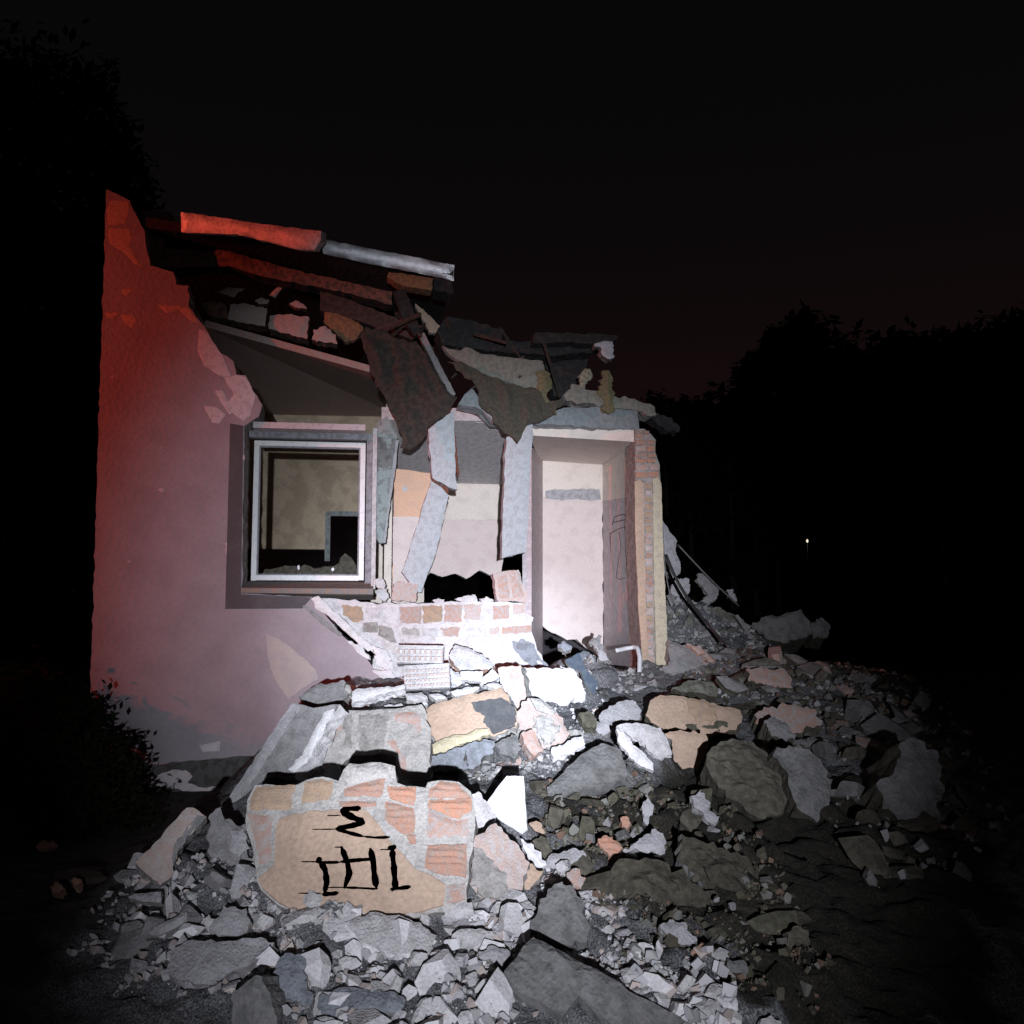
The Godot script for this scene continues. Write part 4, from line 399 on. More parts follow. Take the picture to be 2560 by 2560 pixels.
func put(mesh: Mesh, called: String, parent: Node, material: Material = null) -> MeshInstance3D:
	var o := MeshInstance3D.new()
	o.mesh = mesh
	if material: o.material_override = material
	o.name = numbered(called) if parent == self else called
	parent.add_child(o, true)
	return o

# ---------------------------------------------------------------- materials
func noise_image(kind: int, f: float, oct: int, sd: int) -> PackedByteArray:
	var n := FastNoiseLite.new()
	n.seed = sd
	n.noise_type = kind
	n.frequency = f
	n.fractal_octaves = oct
	var im: Image = n.get_seamless_image(512, 512)
	im.convert(Image.FORMAT_L8)
	return im.get_data()

func normal_from(data: PackedByteArray, strength: float) -> ImageTexture:
	var im := Image.create_from_data(512, 512, false, Image.FORMAT_L8, data)
	im.convert(Image.FORMAT_RGBA8)
	im.bump_map_to_normal_map(strength)
	return ImageTexture.create_from_image(im)

func make_noise():
	noise_images.append(noise_image(FastNoiseLite.TYPE_SIMPLEX_SMOOTH, 0.008, 5, 3))
	noise_images.append(noise_image(FastNoiseLite.TYPE_SIMPLEX_SMOOTH, 0.016, 5, 21))
	noise_images.append(noise_image(FastNoiseLite.TYPE_SIMPLEX, 0.06, 4, 8))
	noise_images.append(noise_image(FastNoiseLite.TYPE_CELLULAR, 0.05, 3, 5))
	grain_normal = normal_from(noise_images[2], 5.0)
	lump_normal = normal_from(noise_images[1], 9.0)
	var w := FastNoiseLite.new()
	w.seed = 4
	w.frequency = 0.03
	w.fractal_octaves = 4
	var im: Image = w.get_seamless_image(64, 512)
	im.resize(512, 512)
	im.convert(Image.FORMAT_L8)
	wood_normal = normal_from(im.get_data(), 5.0)

# base, second tone (linear reflectances); where the coarse noise passes `cut` the second tone shows
func mat(called: String, a: Array, b: Array, cut: float, soft: float, tile: float, rough: float, bump: float, coarse := 0, normal := 0, grain := 0.35):
	var im := Image.create(512, 512, false, Image.FORMAT_RGB8)
	var data := PackedByteArray()
	data.resize(512 * 512 * 3)
	var ca: PackedByteArray = noise_images[coarse]
	var fa: PackedByteArray = noise_images[2]
	var lut := PackedByteArray()
	lut.resize(4096)
	for i in 4096:
		lut[i] = int(255.0 * pow(i / 4095.0, 1.0 / 2.2))
	var mixes := PackedFloat32Array()
	mixes.resize(256)
	for i in 256:
		mixes[i] = smoothstep(cut - soft, cut + soft, i / 255.0)
	for i in 512 * 512:
		var m: float = mixes[ca[i]]
		var g: float = (1.0 - grain * 0.5 + grain * fa[i] / 255.0) * 4095.0
		data[i * 3] = lut[mini(4095, int(lerpf(a[0], b[0], m) * g))]
		data[i * 3 + 1] = lut[mini(4095, int(lerpf(a[1], b[1], m) * g))]
		data[i * 3 + 2] = lut[mini(4095, int(lerpf(a[2], b[2], m) * g))]
	im.set_data(512, 512, false, Image.FORMAT_RGB8, data)
	var s := StandardMaterial3D.new()
	s.albedo_texture = ImageTexture.create_from_image(im)
	s.roughness = rough
	s.uv1_triplanar = true
	s.uv1_world_triplanar = true
	s.uv1_scale = Vector3.ONE / tile
	if bump > 0.0:
		s.normal_enabled = true
		s.normal_texture = [grain_normal, lump_normal, wood_normal][normal]
		s.normal_scale = bump
	M[called] = s

func plain(called: String, c: Array, rough: float, metal := 0.0):
	var s := StandardMaterial3D.new()
	s.albedo_color = Color(c[0], c[1], c[2]).linear_to_srgb()
	s.roughness = rough
	s.metallic = metal
	M[called] = s

func make_materials():
	mat("mortar", [.36, .33, .31], [.24, .22, .2], .55, .12, .9, .95, .8, 1)
	mat("mortar_pale", [.46, .43, .40], [.33, .31, .29], .58, .1, .8, .95, .8, 1)
	mat("mortar_white", [.66, .62, .62], [.52, .48, .47], .6, .2, .8, .95, 1.0, 1)
	mat("brick", [.42, .23, .165], [.34, .26, .22], .6, .24, .5, .9, .7, 1)
	mat("brick_bright", [.48, .24, .16], [.38, .25, .19], .62, .24, .5, .9, .7, 1)
	mat("brick_tan", [.44, .30, .20], [.34, .25, .19], .55, .24, .5, .9, .6, 1)
	mat("brick_dusty", [.46, .28, .22], [.42, .37, .35], .52, .24, .45, .95, .7, 1)
	mat("brick_pale", [.50, .36, .31], [.48, .43, .41], .52, .24, .5, .95, .7, 1)
	mat("brick_dark", [.24, .12, .085], [.08, .06, .05], .55, .25, .6, .95, .9, 1, 1)  # darker red-brown brick tone for attic and roof pieces
	mat("plaster_tan", [.50, .355, .262], [.44, .315, .232], .6, .12, 1.1, .9, .35, 0)
	mat("plaster_white", [.74, .71, .71], [.6, .57, .56], .6, .25, .8, .9, .5, 1)
	mat("plaster_white_soft", [.58, .55, .55], [.45, .42, .41], .58, .22, .7, .95, .8, 1)
	mat("plaster_grey", [.29, .275, .275], [.21, .2, .195], .55, .22, .7, .95, .8, 1)
	mat("plaster_grey_pale", [.42, .40, .41], [.31, .295, .295], .58, .22, .7, .95, .8, 1)
	mat("concrete", [.21, .20, .195], [.13, .125, .12], .55, .14, 1.0, .95, .7, 1)
	mat("concrete_blue", [.27, .28, .31], [.18, .185, .2], .55, .1, .8, .95, .7, 1)
	mat("concrete_pale", [.46, .48, .50], [.38, .39, .395], .6, .25, .7, .9, .7, 1)
	mat("concrete_blue_pale", [.25, .275, .285], [.2, .22, .22], .5, .25, .5, .95, .9, 1, 1)
	mat("panel_green", [.30, .33, .32], [.2, .21, .2], .6, .1, .8, .9, .6, 1)
	mat("panel_moss", [.23, .235, .2], [.17, .17, .135], .55, .25, .6, .95, .9, 1, 1)
	mat("soil", [.085, .072, .05], [.045, .039, .027], .5, .12, .5, 1.0, 1.2, 1, 1, .7)
	mat("soil_stone", [.13, .115, .085], [.075, .066, .048], .5, .12, .6, 1.0, 1.0, 1, 1, .5)
	mat("moss", [.11, .10, .068], [.07, .064, .042], .5, .1, .4, 1.0, 1.0, 1, 1, .5)
	mat("moss_stone", [.17, .17, .14], [.10, .095, .07], .52, .1, .6, 1.0, 1.0, 1, 1, .4)
	mat("felt", [.055, .04, .03], [.03, .023, .02], .5, .15, .6, 1.0, 1.0, 1, 1, .5)
	mat("felt_olive", [.08, .07, .052], [.05, .045, .032], .5, .25, .35, 1.0, 1.0, 1, 1, .5)
	mat("foam", [.52, .44, .27], [.6, .56, .46], .55, .08, .25, 1.0, 1.2, 3, 1, .4)
	mat("insulation", [.19, .165, .085], [.13, .11, .06], .5, .25, .3, 1.0, 1.2, 1, 1, .5)
	mat("insulation_pale", [.33, .33, .25], [.2, .2, .13], .5, .12, .3, 1.0, 1.2, 1, 1, .4)
	mat("wall_mauve", [.36, .305, .325], [.315, .265, .285], .55, .3, 2.2, .85, .22, 0, 0, .12)
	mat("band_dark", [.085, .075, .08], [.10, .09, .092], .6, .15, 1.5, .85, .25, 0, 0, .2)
	mat("wall_patch", [.47, .40, .37], [.42, .37, .36], .55, .2, .8, .9, .3, 0, 0, .15)
	mat("flake_pink", [.64, .56, .57], [.54, .46, .47], .6, .1, .6, .95, .6, 1)
	mat("flake_orange", [.60, .42, .31], [.5, .35, .27], .6, .1, .6, .95, .6, 1)
	mat("plinth", [.10, .095, .09], [.06, .056, .05], .55, .12, .9, .95, .8, 1)
	mat("paint_dark", [.085, .085, .09], [.12, .118, .12], .62, .1, .8, .9, .35, 1, 0, .25)
	mat("frame_white", [.72, .70, .70], [.62, .6, .58], .68, .08, .7, .45, .1, 1, 0, .1)
	mat("frame_grey", [.24, .24, .26], [.16, .155, .16], .6, .12, .6, .7, .4, 1, 0, .25)
	mat("sill_stone", [.22, .2, .19], [.3, .2, .15], .62, .1, .5, .9, .7, 1, 0, .4)
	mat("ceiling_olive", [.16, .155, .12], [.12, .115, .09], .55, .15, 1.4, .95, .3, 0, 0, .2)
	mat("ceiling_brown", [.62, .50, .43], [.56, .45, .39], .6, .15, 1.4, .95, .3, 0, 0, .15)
	mat("wall_orange", [.72, .44, .30], [.66, .42, .30], .6, .12, 1.2, .9, .3, 0, 0, .15)  # orange tone of the wall remnant
	mat("paint_cream", [.74, .645, .565], [.68, .59, .52], .6, .12, 1.2, .9, .3, 0, 0, .15)
	mat("paint_pink", [.67, .555, .515], [.62, .51, .475], .6, .12, 1.0, .7, .3, 0, 0, .15)
	mat("paint_purple", [.42, .355, .36], [.50, .44, .45], .58, .1, .9, .55, .35, 1, 0, .3)
	mat("room_beige", [.60, .48, .34], [.46, .37, .26], .52, .14, 1.6, .95, .3, 0, 0, .2)
	mat("render_yellow", [.52, .46, .33], [.44, .39, .3], .6, .1, .8, .9, .5, 1)
	mat("fascia_left", [.84, .80, .78], [.6, .54, .5], .6, .15, .45, .8, .7, 1, 0, .5)
	mat("fascia_right", [.74, .74, .76], [.58, .58, .6], .6, .2, .5, .7, .5, 1, 0, .3)
	mat("wood", [.22, .16, .1], [.14, .1, .07], .5, .15, .5, .85, .7, 1, 2)
	mat("wood_dark", [.07, .05, .038], [.04, .03, .024], .5, .15, .6, .9, .8, 1, 2)
	mat("wood_orange", [.30, .16, .07], [.2, .11, .06], .5, .15, .5, .85, .7, 1, 2)
	mat("tar", [.016, .015, .015], [.03, .028, .027], .6, .1, .7, .9, .8, 1, 1)
	mat("rust", [.20, .06, .03], [.10, .035, .02], .5, .12, .3, .9, .7, 1)
	mat("sheet_blue", [.08, .10, .13], [.12, .14, .16], .6, .1, .6, .35, .2, 1)
	mat("bark", [.05, .04, .03], [.03, .025, .02], .5, .15, .5, 1.0, .8, 1, 2)
	mat("ground_dark", [.022, .02, .015], [.012, .014, .008], .5, .15, 3.0, 1.0, 1.0, 1, 1, .6)
	M.fascia_left.metallic = 0.5
	M.fascia_left.roughness = 0.45
	M.fascia_right.metallic = 0.75
	M.fascia_right.roughness = 0.38
	plain("tile_white", [.60, .59, .60], .3)
	plain("steel", [.12, .11, .11], .5, .6)
	plain("black_paint", [.008, .008, .008], .6)
	plain("lamp_body", [.03, .03, .03], .4)
	plain("leaf", [.016, .02, .010], .8)
	plain("needle", [.012, .015, .010], 1.0)
	M.leaf.metallic_specular = 0.05
	M.needle.metallic_specular = 0.05
	var g := StandardMaterial3D.new()
	g.transparency = BaseMaterial3D.TRANSPARENCY_ALPHA
	g.albedo_color = Color(0.1, 0.1, 0.1, 0.03)
	g.roughness = 0.03
	M["glass"] = g
	for e in [["glow_white", Color(0.95, 0.97, 1.0)], ["glow_red", Color(1.0, 0.12, 0.05)], ["glow_far", Color(1.0, 0.95, 0.85)]]:
		var s := StandardMaterial3D.new()
		s.albedo_color = e[1]
		s.emission_enabled = true
		s.emission = e[1]
		s.emission_energy_multiplier = 1.0
		M[e[0]] = s
	var grd := StandardMaterial3D.new()
	grd.vertex_color_use_as_albedo = true
	grd.albedo_color = Color.WHITE
	grd.roughness = 1.0
	grd.uv1_triplanar = true
	grd.uv1_world_triplanar = true
	grd.uv1_scale = Vector3.ONE / 0.5
	var gim := Image.create_from_data(512, 512, false, Image.FORMAT_L8, noise_images[2])
	gim.convert(Image.FORMAT_RGB8)
	gim.adjust_bcs(1.25, 0.7, 0.0)
	grd.albedo_texture = ImageTexture.create_from_image(gim)
	grd.normal_enabled = true
	grd.normal_texture = lump_normal
	grd.normal_scale = 1.2
	M["rubble_earth"] = grd
	var cr := StandardMaterial3D.new()
	cr.vertex_color_use_as_albedo = true
	cr.roughness = 1.0
	M["crumb"] = cr

# ---------------------------------------------------------------- lamps (outside the picture)
func spot(parent: Node3D, called: String, color: Color, e: float, angle: float, blend: float, size: float, at: Vector3, target: Vector3):
	var l := SpotLight3D.new()
	l.name = called
	parent.add_child(l)
	l.light_color = color
	l.light_energy = e
	l.spot_angle = angle
	l.spot_angle_attenuation = blend
	l.spot_range = 60.0
	l.spot_attenuation = 2.0
	l.light_size = size
	l.shadow_enabled = true
	l.global_position = at
	l.look_at(target)

func make_lamps():
	# the work lamp that lights the ruin, on a tripod some steps behind the camera
	var t := Node3D.new()
	t.name = numbered("work_lamp")
	add_child(t)
	t.position = Vector3(0.3, -0.05, 4.0)
	tag(t, "black tripod work lamp standing behind the viewpoint, aimed at the ruin", "lamp")
	var head := Vector3(0.3, 1.42, 4.0)
	var aim := Vector3(-0.22, 1.6, -11.0)
	var dir := (aim - head).normalized()
	var body := CylinderMesh.new()
	body.top_radius = 0.045
	body.bottom_radius = 0.03
	body.height = 0.16
	var b := put(body, "lamp_body", t, M.lamp_body)
	b.global_position = head - dir * 0.09
	b.global_basis = Basis(Quaternion(Vector3.UP, dir))
	var lens := CylinderMesh.new()
	lens.top_radius = 0.04
	lens.bottom_radius = 0.04
	lens.height = 0.006
	var le := put(lens, "lamp_lens", t, M.glow_white)
	le.global_position = head - dir * 0.004
	le.global_basis = Basis(Quaternion(Vector3.UP, dir))
	for k in 3:
		var a := TAU * k / 3.0 + 0.5
		put(tube_mesh([Vector3(0, 1.43, 0.05), Vector3(cos(a) * 0.35, 0.0, sin(a) * 0.35 + 0.05)], 0.01, 6), "tripod_leg", t, M.lamp_body)
	spot(t, "lamp_flood", Color(0.93, 0.95, 1.0), 2.5, 28.0, 1.0, 0.04, head + dir * 0.02, aim)
	spot(t, "lamp_spill", Color(0.92, 0.945, 1.0), 112.0, 17.2, 1.0, 0.04, head + dir * 0.02, aim)
	spot(t, "lamp_hotspot", Color(0.91, 0.94, 1.0), 195.0, 10.5, 1.0, 0.04, head + dir * 0.02, aim)
	spot(t, "lamp_core", Color(0.86, 0.92, 1.0), 190.0, 4.6, 1.0, 0.04, head + dir * 0.02, Vector3(0.1, 1.08, -9.6))
	# red beacon of the rescue crew, left of the house
	var r := Node3D.new()
	r.name = numbered("beacon_lamp")
	add_child(r)
	r.position = Vector3(-13.5, -0.05, -2.0)
	tag(r, "red warning beacon on a mast left of the house", "lamp")
	put(tube_mesh([Vector3(0, -0.6, 0), Vector3(0, 5.35, 0)], 0.04, 8), "mast", r, M.lamp_body)
	for k in 3:
		var a := TAU * k / 3.0
		put(tube_mesh([Vector3(0, 0.9, 0), Vector3(cos(a) * 0.6, -0.7, sin(a) * 0.6)], 0.02, 6), "mast_leg", r, M.lamp_body)
	var dome := SphereMesh.new()
	dome.radius = 0.12
	dome.height = 0.24
	var dm := put(dome, "lamp_dome", r, M.glow_red)
	dm.position = Vector3(0, 5.45, 0)
	spot(r, "beacon_beam", Color(1.0, 0.35, 0.26), 82.0, 17.5, 1.0, 0.1, Vector3(-13.38, 5.4, -2.12), Vector3(-4.5, 3.4, -9.75))

# ---------------------------------------------------------------- shapes
func tube_mesh(pts: Array, r: float, sides := 8) -> ArrayMesh:
	var st := SurfaceTool.new()
	st.begin(Mesh.PRIMITIVE_TRIANGLES)
	var rings := []
	for i in pts.size():
		var a: Vector3 = pts[maxi(i - 1, 0)]
		var b: Vector3 = pts[mini(i + 1, pts.size() - 1)]
		var d := (b - a).normalized()
		var x := d.cross(Vector3(0.3, 0.9, 0.2)).normalized()
		var y := d.cross(x)
		var ring := []
		for k in sides:
			var t := TAU * k / sides
			ring.append(pts[i] + (x * cos(t) + y * sin(t)) * r)
		rings.append(ring)
	for i in pts.size() - 1:
		for k in sides:
			var k2 := (k + 1) % sides
			for v in [rings[i][k], rings[i + 1][k], rings[i + 1][k2], rings[i][k], rings[i + 1][k2], rings[i][k2]]:
				st.add_vertex(v)
	for e in [0, pts.size() - 1]:
		for k in sides:
			var k2 := (k + 1) % sides
			if e == 0:
				for v in [pts[0], rings[0][k], rings[0][k2]]: st.add_vertex(v)
			else:
				for v in [pts[e], rings[e][k2], rings[e][k]]: st.add_vertex(v)
	st.generate_normals()
	return st.commit()

func flat_to_points(a: Array) -> PackedVector2Array:
	var p := PackedVector2Array()
	for i in a.size() / 2:
		p.append(Vector2(a[i * 2], a[i * 2 + 1]))
	return p

# outline with fractured edges
func fracture(p: PackedVector2Array, rough: float, step: float, n: FastNoiseLite, off: float) -> PackedVector2Array:
	if rough <= 0.0:
		return p
	var out := PackedVector2Array()
	for i in p.size():
		var a := p[i]
		var b := p[(i + 1) % p.size()]
		var l := a.distance_to(b)
		var k := maxi(1, int(round(l / step)))
		var nrm := (b - a).orthogonal().normalized()
		for j in k:
			var t := float(j) / k
			var q := a.lerp(b, t)
			var w: float = n.get_noise_3d(q.x * 14.0, q.y * 14.0, off) * 1.4
			if j == 0: w *= 0.5
			out.append(q + nrm * w * minf(rough, l * 0.35))
	return out

func edge_distance(p: Vector2, poly: PackedVector2Array) -> float:
	var best := 1e9
	for i in poly.size():
		best = minf(best, p.distance_squared_to(Geometry2D.get_closest_point_to_segment(p, poly[i], poly[(i + 1) % poly.size()])))
	return sqrt(best)

const RELIEF = {"mortar": .010, "mortar_pale": .010, "mortar_white": .010, "brick": .004, "brick_bright": .004, "brick_dusty": .005, "brick_tan": .003, "brick_pale": .010, "brick_dark": .02, "plaster_white": .006, "plaster_white_soft": .010, "plaster_grey": .012, "plaster_grey_pale": .010, "plaster_tan": .003, "concrete": .010, "concrete_blue": .010, "concrete_pale": .004, "concrete_blue_pale": .02, "soil": .07, "soil_stone": .05, "moss": .04, "moss_stone": .03, "felt": .06, "felt_olive": .06, "foam": .02, "insulation": .04, "insulation_pale": .04, "panel_moss": .012, "fascia_left": .012, "fascia_right": .006, "flake_pink": .002, "flake_orange": .002, "wood_orange": .006, "panel_green": .006}

const CRAG = {"concrete": .16, "soil": .30, "soil_stone": .28, "moss_stone": .2, "brick_pale": .10, "plaster_grey": .12, "mortar": .05, "brick_dusty": .08, "plaster_white_soft": .05, "plaster_grey_pale": .08, "concrete_blue": .1}

# a broken slab: outline in its own plane, face towards +z, thickness behind; surface 0 the face, surface 1 the broken sides
func slab_mesh(outline: PackedVector2Array, t: float, fm: String, sm: String, rough: float, off: float) -> ArrayMesh:
	if Geometry2D.is_polygon_clockwise(outline):
		outline.reverse()
	var lo := outline[0]
	var hi := outline[0]
	for p in outline:
		lo = lo.min(p)
		hi = hi.max(p)
	var size := maxf(hi.x - lo.x, hi.y - lo.y)
	var poly := fracture(outline, rough, clampf(size * 0.06, 0.018, 0.06), lumps, off)
	if Geometry2D.triangulate_polygon(poly).is_empty():
		poly = outline
	var relief: float = RELIEF.get(fm, 0.0)
	var bev := minf(minf(0.012, t * 0.3), size * 0.05)
	if relief > 0.02: bev = minf(relief * 0.7, t * 0.4)
	var st := SurfaceTool.new()
	st.begin(Mesh.PRIMITIVE_TRIANGLES)
	st.set_smooth_group(-1 if CRAG.get(fm, 0.0) > 0.11 else 0)
	var cuts := []
	var crag: float = CRAG.get(fm, 0.0) * minf(size, 0.5)
	if crag > 0.0:
		var fr := RandomNumberGenerator.new()
		fr.seed = int(off * 10.0)
		for i in 9:
			var ang := fr.randf() * TAU
			cuts.append([Vector2(cos(ang), sin(ang)) * fr.randf_range(0.15, 0.75), fr.randf_range(0.0, 0.5)])
	var face := func(q: Vector2) -> Vector3:
		if relief <= 0.0 or size > 3.0:
			return Vector3(q.x, q.y, 0.0)
		var d := edge_distance(q, poly)
		var k := smoothstep(0.0, bev * 2.5 + 0.004, d)
		var z: float = relief * (lumps.get_noise_3d(q.x * 5.0, q.y * 5.0, off + 3.0) + 0.45 * lumps.get_noise_3d(q.x * 19.0, q.y * 19.0, off))
		if fm == "brick" or fm == "brick_bright":
			z += 0.008 * sin(q.y * 170.0 + 2.0 * lumps.get_noise_2d(q.x * 3.0, q.y * 3.0 + off))
		if fm.begins_with("felt"):
			z = relief * (1.3 * lumps.get_noise_2d(q.x * 5.0 + q.y * 1.5 + off, q.y * 1.1) + 0.8 * lumps.get_noise_2d(q.x * 3.0 + off, q.y * 3.0))
		if crag > 0.0:
			var top := 1e9
			var qc := (q - (lo + hi) * 0.5) / size
			for cpl in cuts: top = minf(top, cpl[0].dot(qc) * 2.0 + cpl[1])
			z += top * crag
		return Vector3(q.x, q.y, (z + bev) * k - bev)
	if relief <= 0.0 or size > 3.0 or size < 0.03:
		var tri := Geometry2D.triangulate_polygon(poly)
		for i in tri.size() / 3:
			for j in [0, 2, 1]:
				st.add_vertex(Vector3(poly[tri[i * 3 + j]].x, poly[tri[i * 3 + j]].y, 0.0))
	else:
		var g := clampf(size / 20.0, 0.012, 0.05)
		for ix in range(int(floor(lo.x / g)) - 1, int(ceil(hi.x / g)) + 2):
			for iy in range(int(floor(lo.y / g)) - 1, int(ceil(hi.y / g)) + 2):
				var cell := PackedVector2Array([Vector2(ix, iy) * g, Vector2(ix + 1, iy) * g, Vector2(ix + 1, iy + 1) * g, Vector2(ix, iy + 1) * g])
				for piece in Geometry2D.intersect_polygons(cell, poly):
					var tri := Geometry2D.triangulate_polygon(piece)
					for i in tri.size() / 3:
						var v := [piece[tri[i * 3]], piece[tri[i * 3 + 1]], piece[tri[i * 3 + 2]]]
						if (v[1] - v[0]).cross(v[2] - v[0]) > 0.0:
							v = [v[0], v[2], v[1]]
						for q in v:
							st.add_vertex(face.call(q))
	st.generate_normals()
	var mesh: ArrayMesh = st.commit()
	mesh.surface_set_material(0, M[fm])
	# sides: from the face's rim back, uneven
	var s2 := SurfaceTool.new()
	s2.begin(Mesh.PRIMITIVE_TRIANGLES)
	s2.set_smooth_group(-1)
	var zf := 0.0 if (relief <= 0.0 or size > 3.0) else -bev
	var layers := 3 if t > 0.06 and rough > 0.0 else 1
	var rings := []
	for l in layers + 1:
		var ring := []
		for i in poly.size():
			var a := poly[(i + poly.size() - 1) % poly.size()]
			var b := poly[(i + 1) % poly.size()]
			var nrm := -(b - a).orthogonal().normalized()
			var push := 0.0
			if l > 0 and rough > 0.0:
				push = rough * 1.3 * lumps.get_noise_3d(poly[i].x * 17.0, poly[i].y * 17.0, off + l * 5.0)
			var q := poly[i] + nrm * push
			ring.append(Vector3(q.x, q.y, lerpf(zf, -t, float(l) / layers)))
		rings.append(ring)
	for l in layers:
		for i in poly.size():
			var j := (i + 1) % poly.size()
			for v in [rings[l][i], rings[l][j], rings[l + 1][j], rings[l][i], rings[l + 1][j], rings[l + 1][i]]:
				s2.add_vertex(v)
	var back := Geometry2D.triangulate_polygon(poly)
	for i in back.size() / 3:
		for j in [0, 1, 2]:
			s2.add_vertex(rings[layers][back[i * 3 + j]])
	s2.generate_normals()
	s2.commit(mesh)
	mesh.surface_set_material(1, M[sm])
	return mesh

func plane_basis(yaw: float, elev: float) -> Basis:
	var y := deg_to_rad(yaw)
	var e := deg_to_rad(elev)
	var n := Vector3(sin(y) * cos(e), sin(e), cos(y) * cos(e))
	var x := Vector3.UP.cross(n).normalized()
	return Basis(x, n.cross(x), n)

func hexa(c: Array, called: String, parent: Node, fm: String, sm: String) -> MeshInstance3D:
	# c: 4 corners of the face then the 4 corners behind it
	var mesh := ArrayMesh.new()
	for s in 2:
		var st := SurfaceTool.new()
		st.begin(Mesh.PRIMITIVE_TRIANGLES)
		st.set_smooth_group(-1)
		var faces := [[0, 1, 2, 3]] if s == 0 else [[4, 7, 6, 5], [0, 4, 5, 1], [1, 5, 6, 2], [2, 6, 7, 3], [3, 7, 4, 0]]
		for f in faces:
			for k in [0, 1, 2, 0, 2, 3]:
				st.add_vertex(c[f[k]])
		st.generate_normals()
		st.commit(mesh)
		mesh.surface_set_material(s, M[fm if s == 0 else sm])
	return put(mesh, called, parent)

func box(lo: Vector3, hi: Vector3, called: String, parent: Node, fm: String, sm := "") -> MeshInstance3D:
	return hexa([Vector3(lo.x, hi.y, hi.z), Vector3(hi.x, hi.y, hi.z), Vector3(hi.x, lo.y, hi.z), Vector3(lo.x, lo.y, hi.z), Vector3(lo.x, hi.y, lo.z), Vector3(hi.x, hi.y, lo.z), Vector3(hi.x, lo.y, lo.z), Vector3(lo.x, lo.y, lo.z)], called, parent, fm, sm if sm else fm)

# ---------------------------------------------------------------- ground
func along(table: Array, d: float) -> float:
	if d <= table[0][0]: return table[0][1]
	for i in table.size() - 1:
		if d <= table[i + 1][0]:
			return remap(d, table[i][0], table[i + 1][0], table[i][1], table[i + 1][1])
	return table[-1][1]

func mound(x: float, z: float) -> float:
	var d := -z
	var low := along(GROUND_PROFILE, d)
	var h := low + (along(PROFILE, d) - low) * smoothstep(-2.9, -1.5, x) * (1.0 - 0.75 * smoothstep(3.0, 7.0, x))
	h += 0.75 * exp(-((x - 2.0) * (x - 2.0) / 0.7 + (d - 12.0) * (d - 12.0)))
	h += 0.30 * exp(-((x + 0.45) * (x + 0.45) / 0.9 + (d - 8.45) * (d - 8.45) / 0.45))
	if x < 1.25 and d > 10.2: h = minf(h, 0.85)
	return h

var fills := []

# the heap is packed up against the backs of the chunks lying on it
func make_fills():
	for c in CHUNKS:
		var at := Vector3(c[4][0], c[4][1], c[4][2])
		var b := plane_basis(c[5], c[6])
		var reach := 0.0
		for v in c[11]: reach = maxf(reach, absf(v))
		var p: Vector3 = at - b.z * (c[7] * 0.6 + 0.05) + b.y * reach * 0.25
		var lift: float = p.y - 0.03 - mound(p.x, p.z)
		if at.y > 1.35 or lift < -0.1: continue
		fills.append([p.x, p.z, clampf(lift, -0.05, 0.32), maxf(0.12, reach * 0.55)])

func fill(x: float, z: float) -> float:
	var num := 0.0
	var den := 0.35
	for f in fills:
		var dx: float = x - f[0]
		var dz: float = z - f[1]
		var q: float = (dx * dx + dz * dz) / (f[3] * f[3])
		if q < 5.0:
			var w := exp(-q)
			num += w * f[2]
			den += w
	return num / den

func mound_rough(x: float, z: float) -> float:
	var edge := smoothstep(-3.1, -1.9, x) * smoothstep(2.2, 3.4, -z)
	var n: float = 0.05 * lumps.get_noise_2d(x * 1.3, z * 1.3) + 0.035 * lumps.get_noise_2d(x * 5.0 + 40.0, z * 5.0) + 0.010 * lumps.get_noise_2d(x * 17.0, z * 17.0 + 9.0)
	var earth := smoothstep(0.0, 0.8, x) * smoothstep(-8.6, -7.0, z)
	n += earth * (1.0 - 0.7 * smoothstep(-6.5, -5.2, z) * smoothstep(1.2, 2.0, x)) * (0.06 * lumps.get_noise_2d(x * 3.4 + 11.0, z * 2.2) + 0.05 * lumps.get_noise_2d(x * 11.0, z * 7.0 + 21.0))
	return mound(x, z) - 0.02 + fill(x, z) + n * edge - 0.03 * (1.0 - edge)

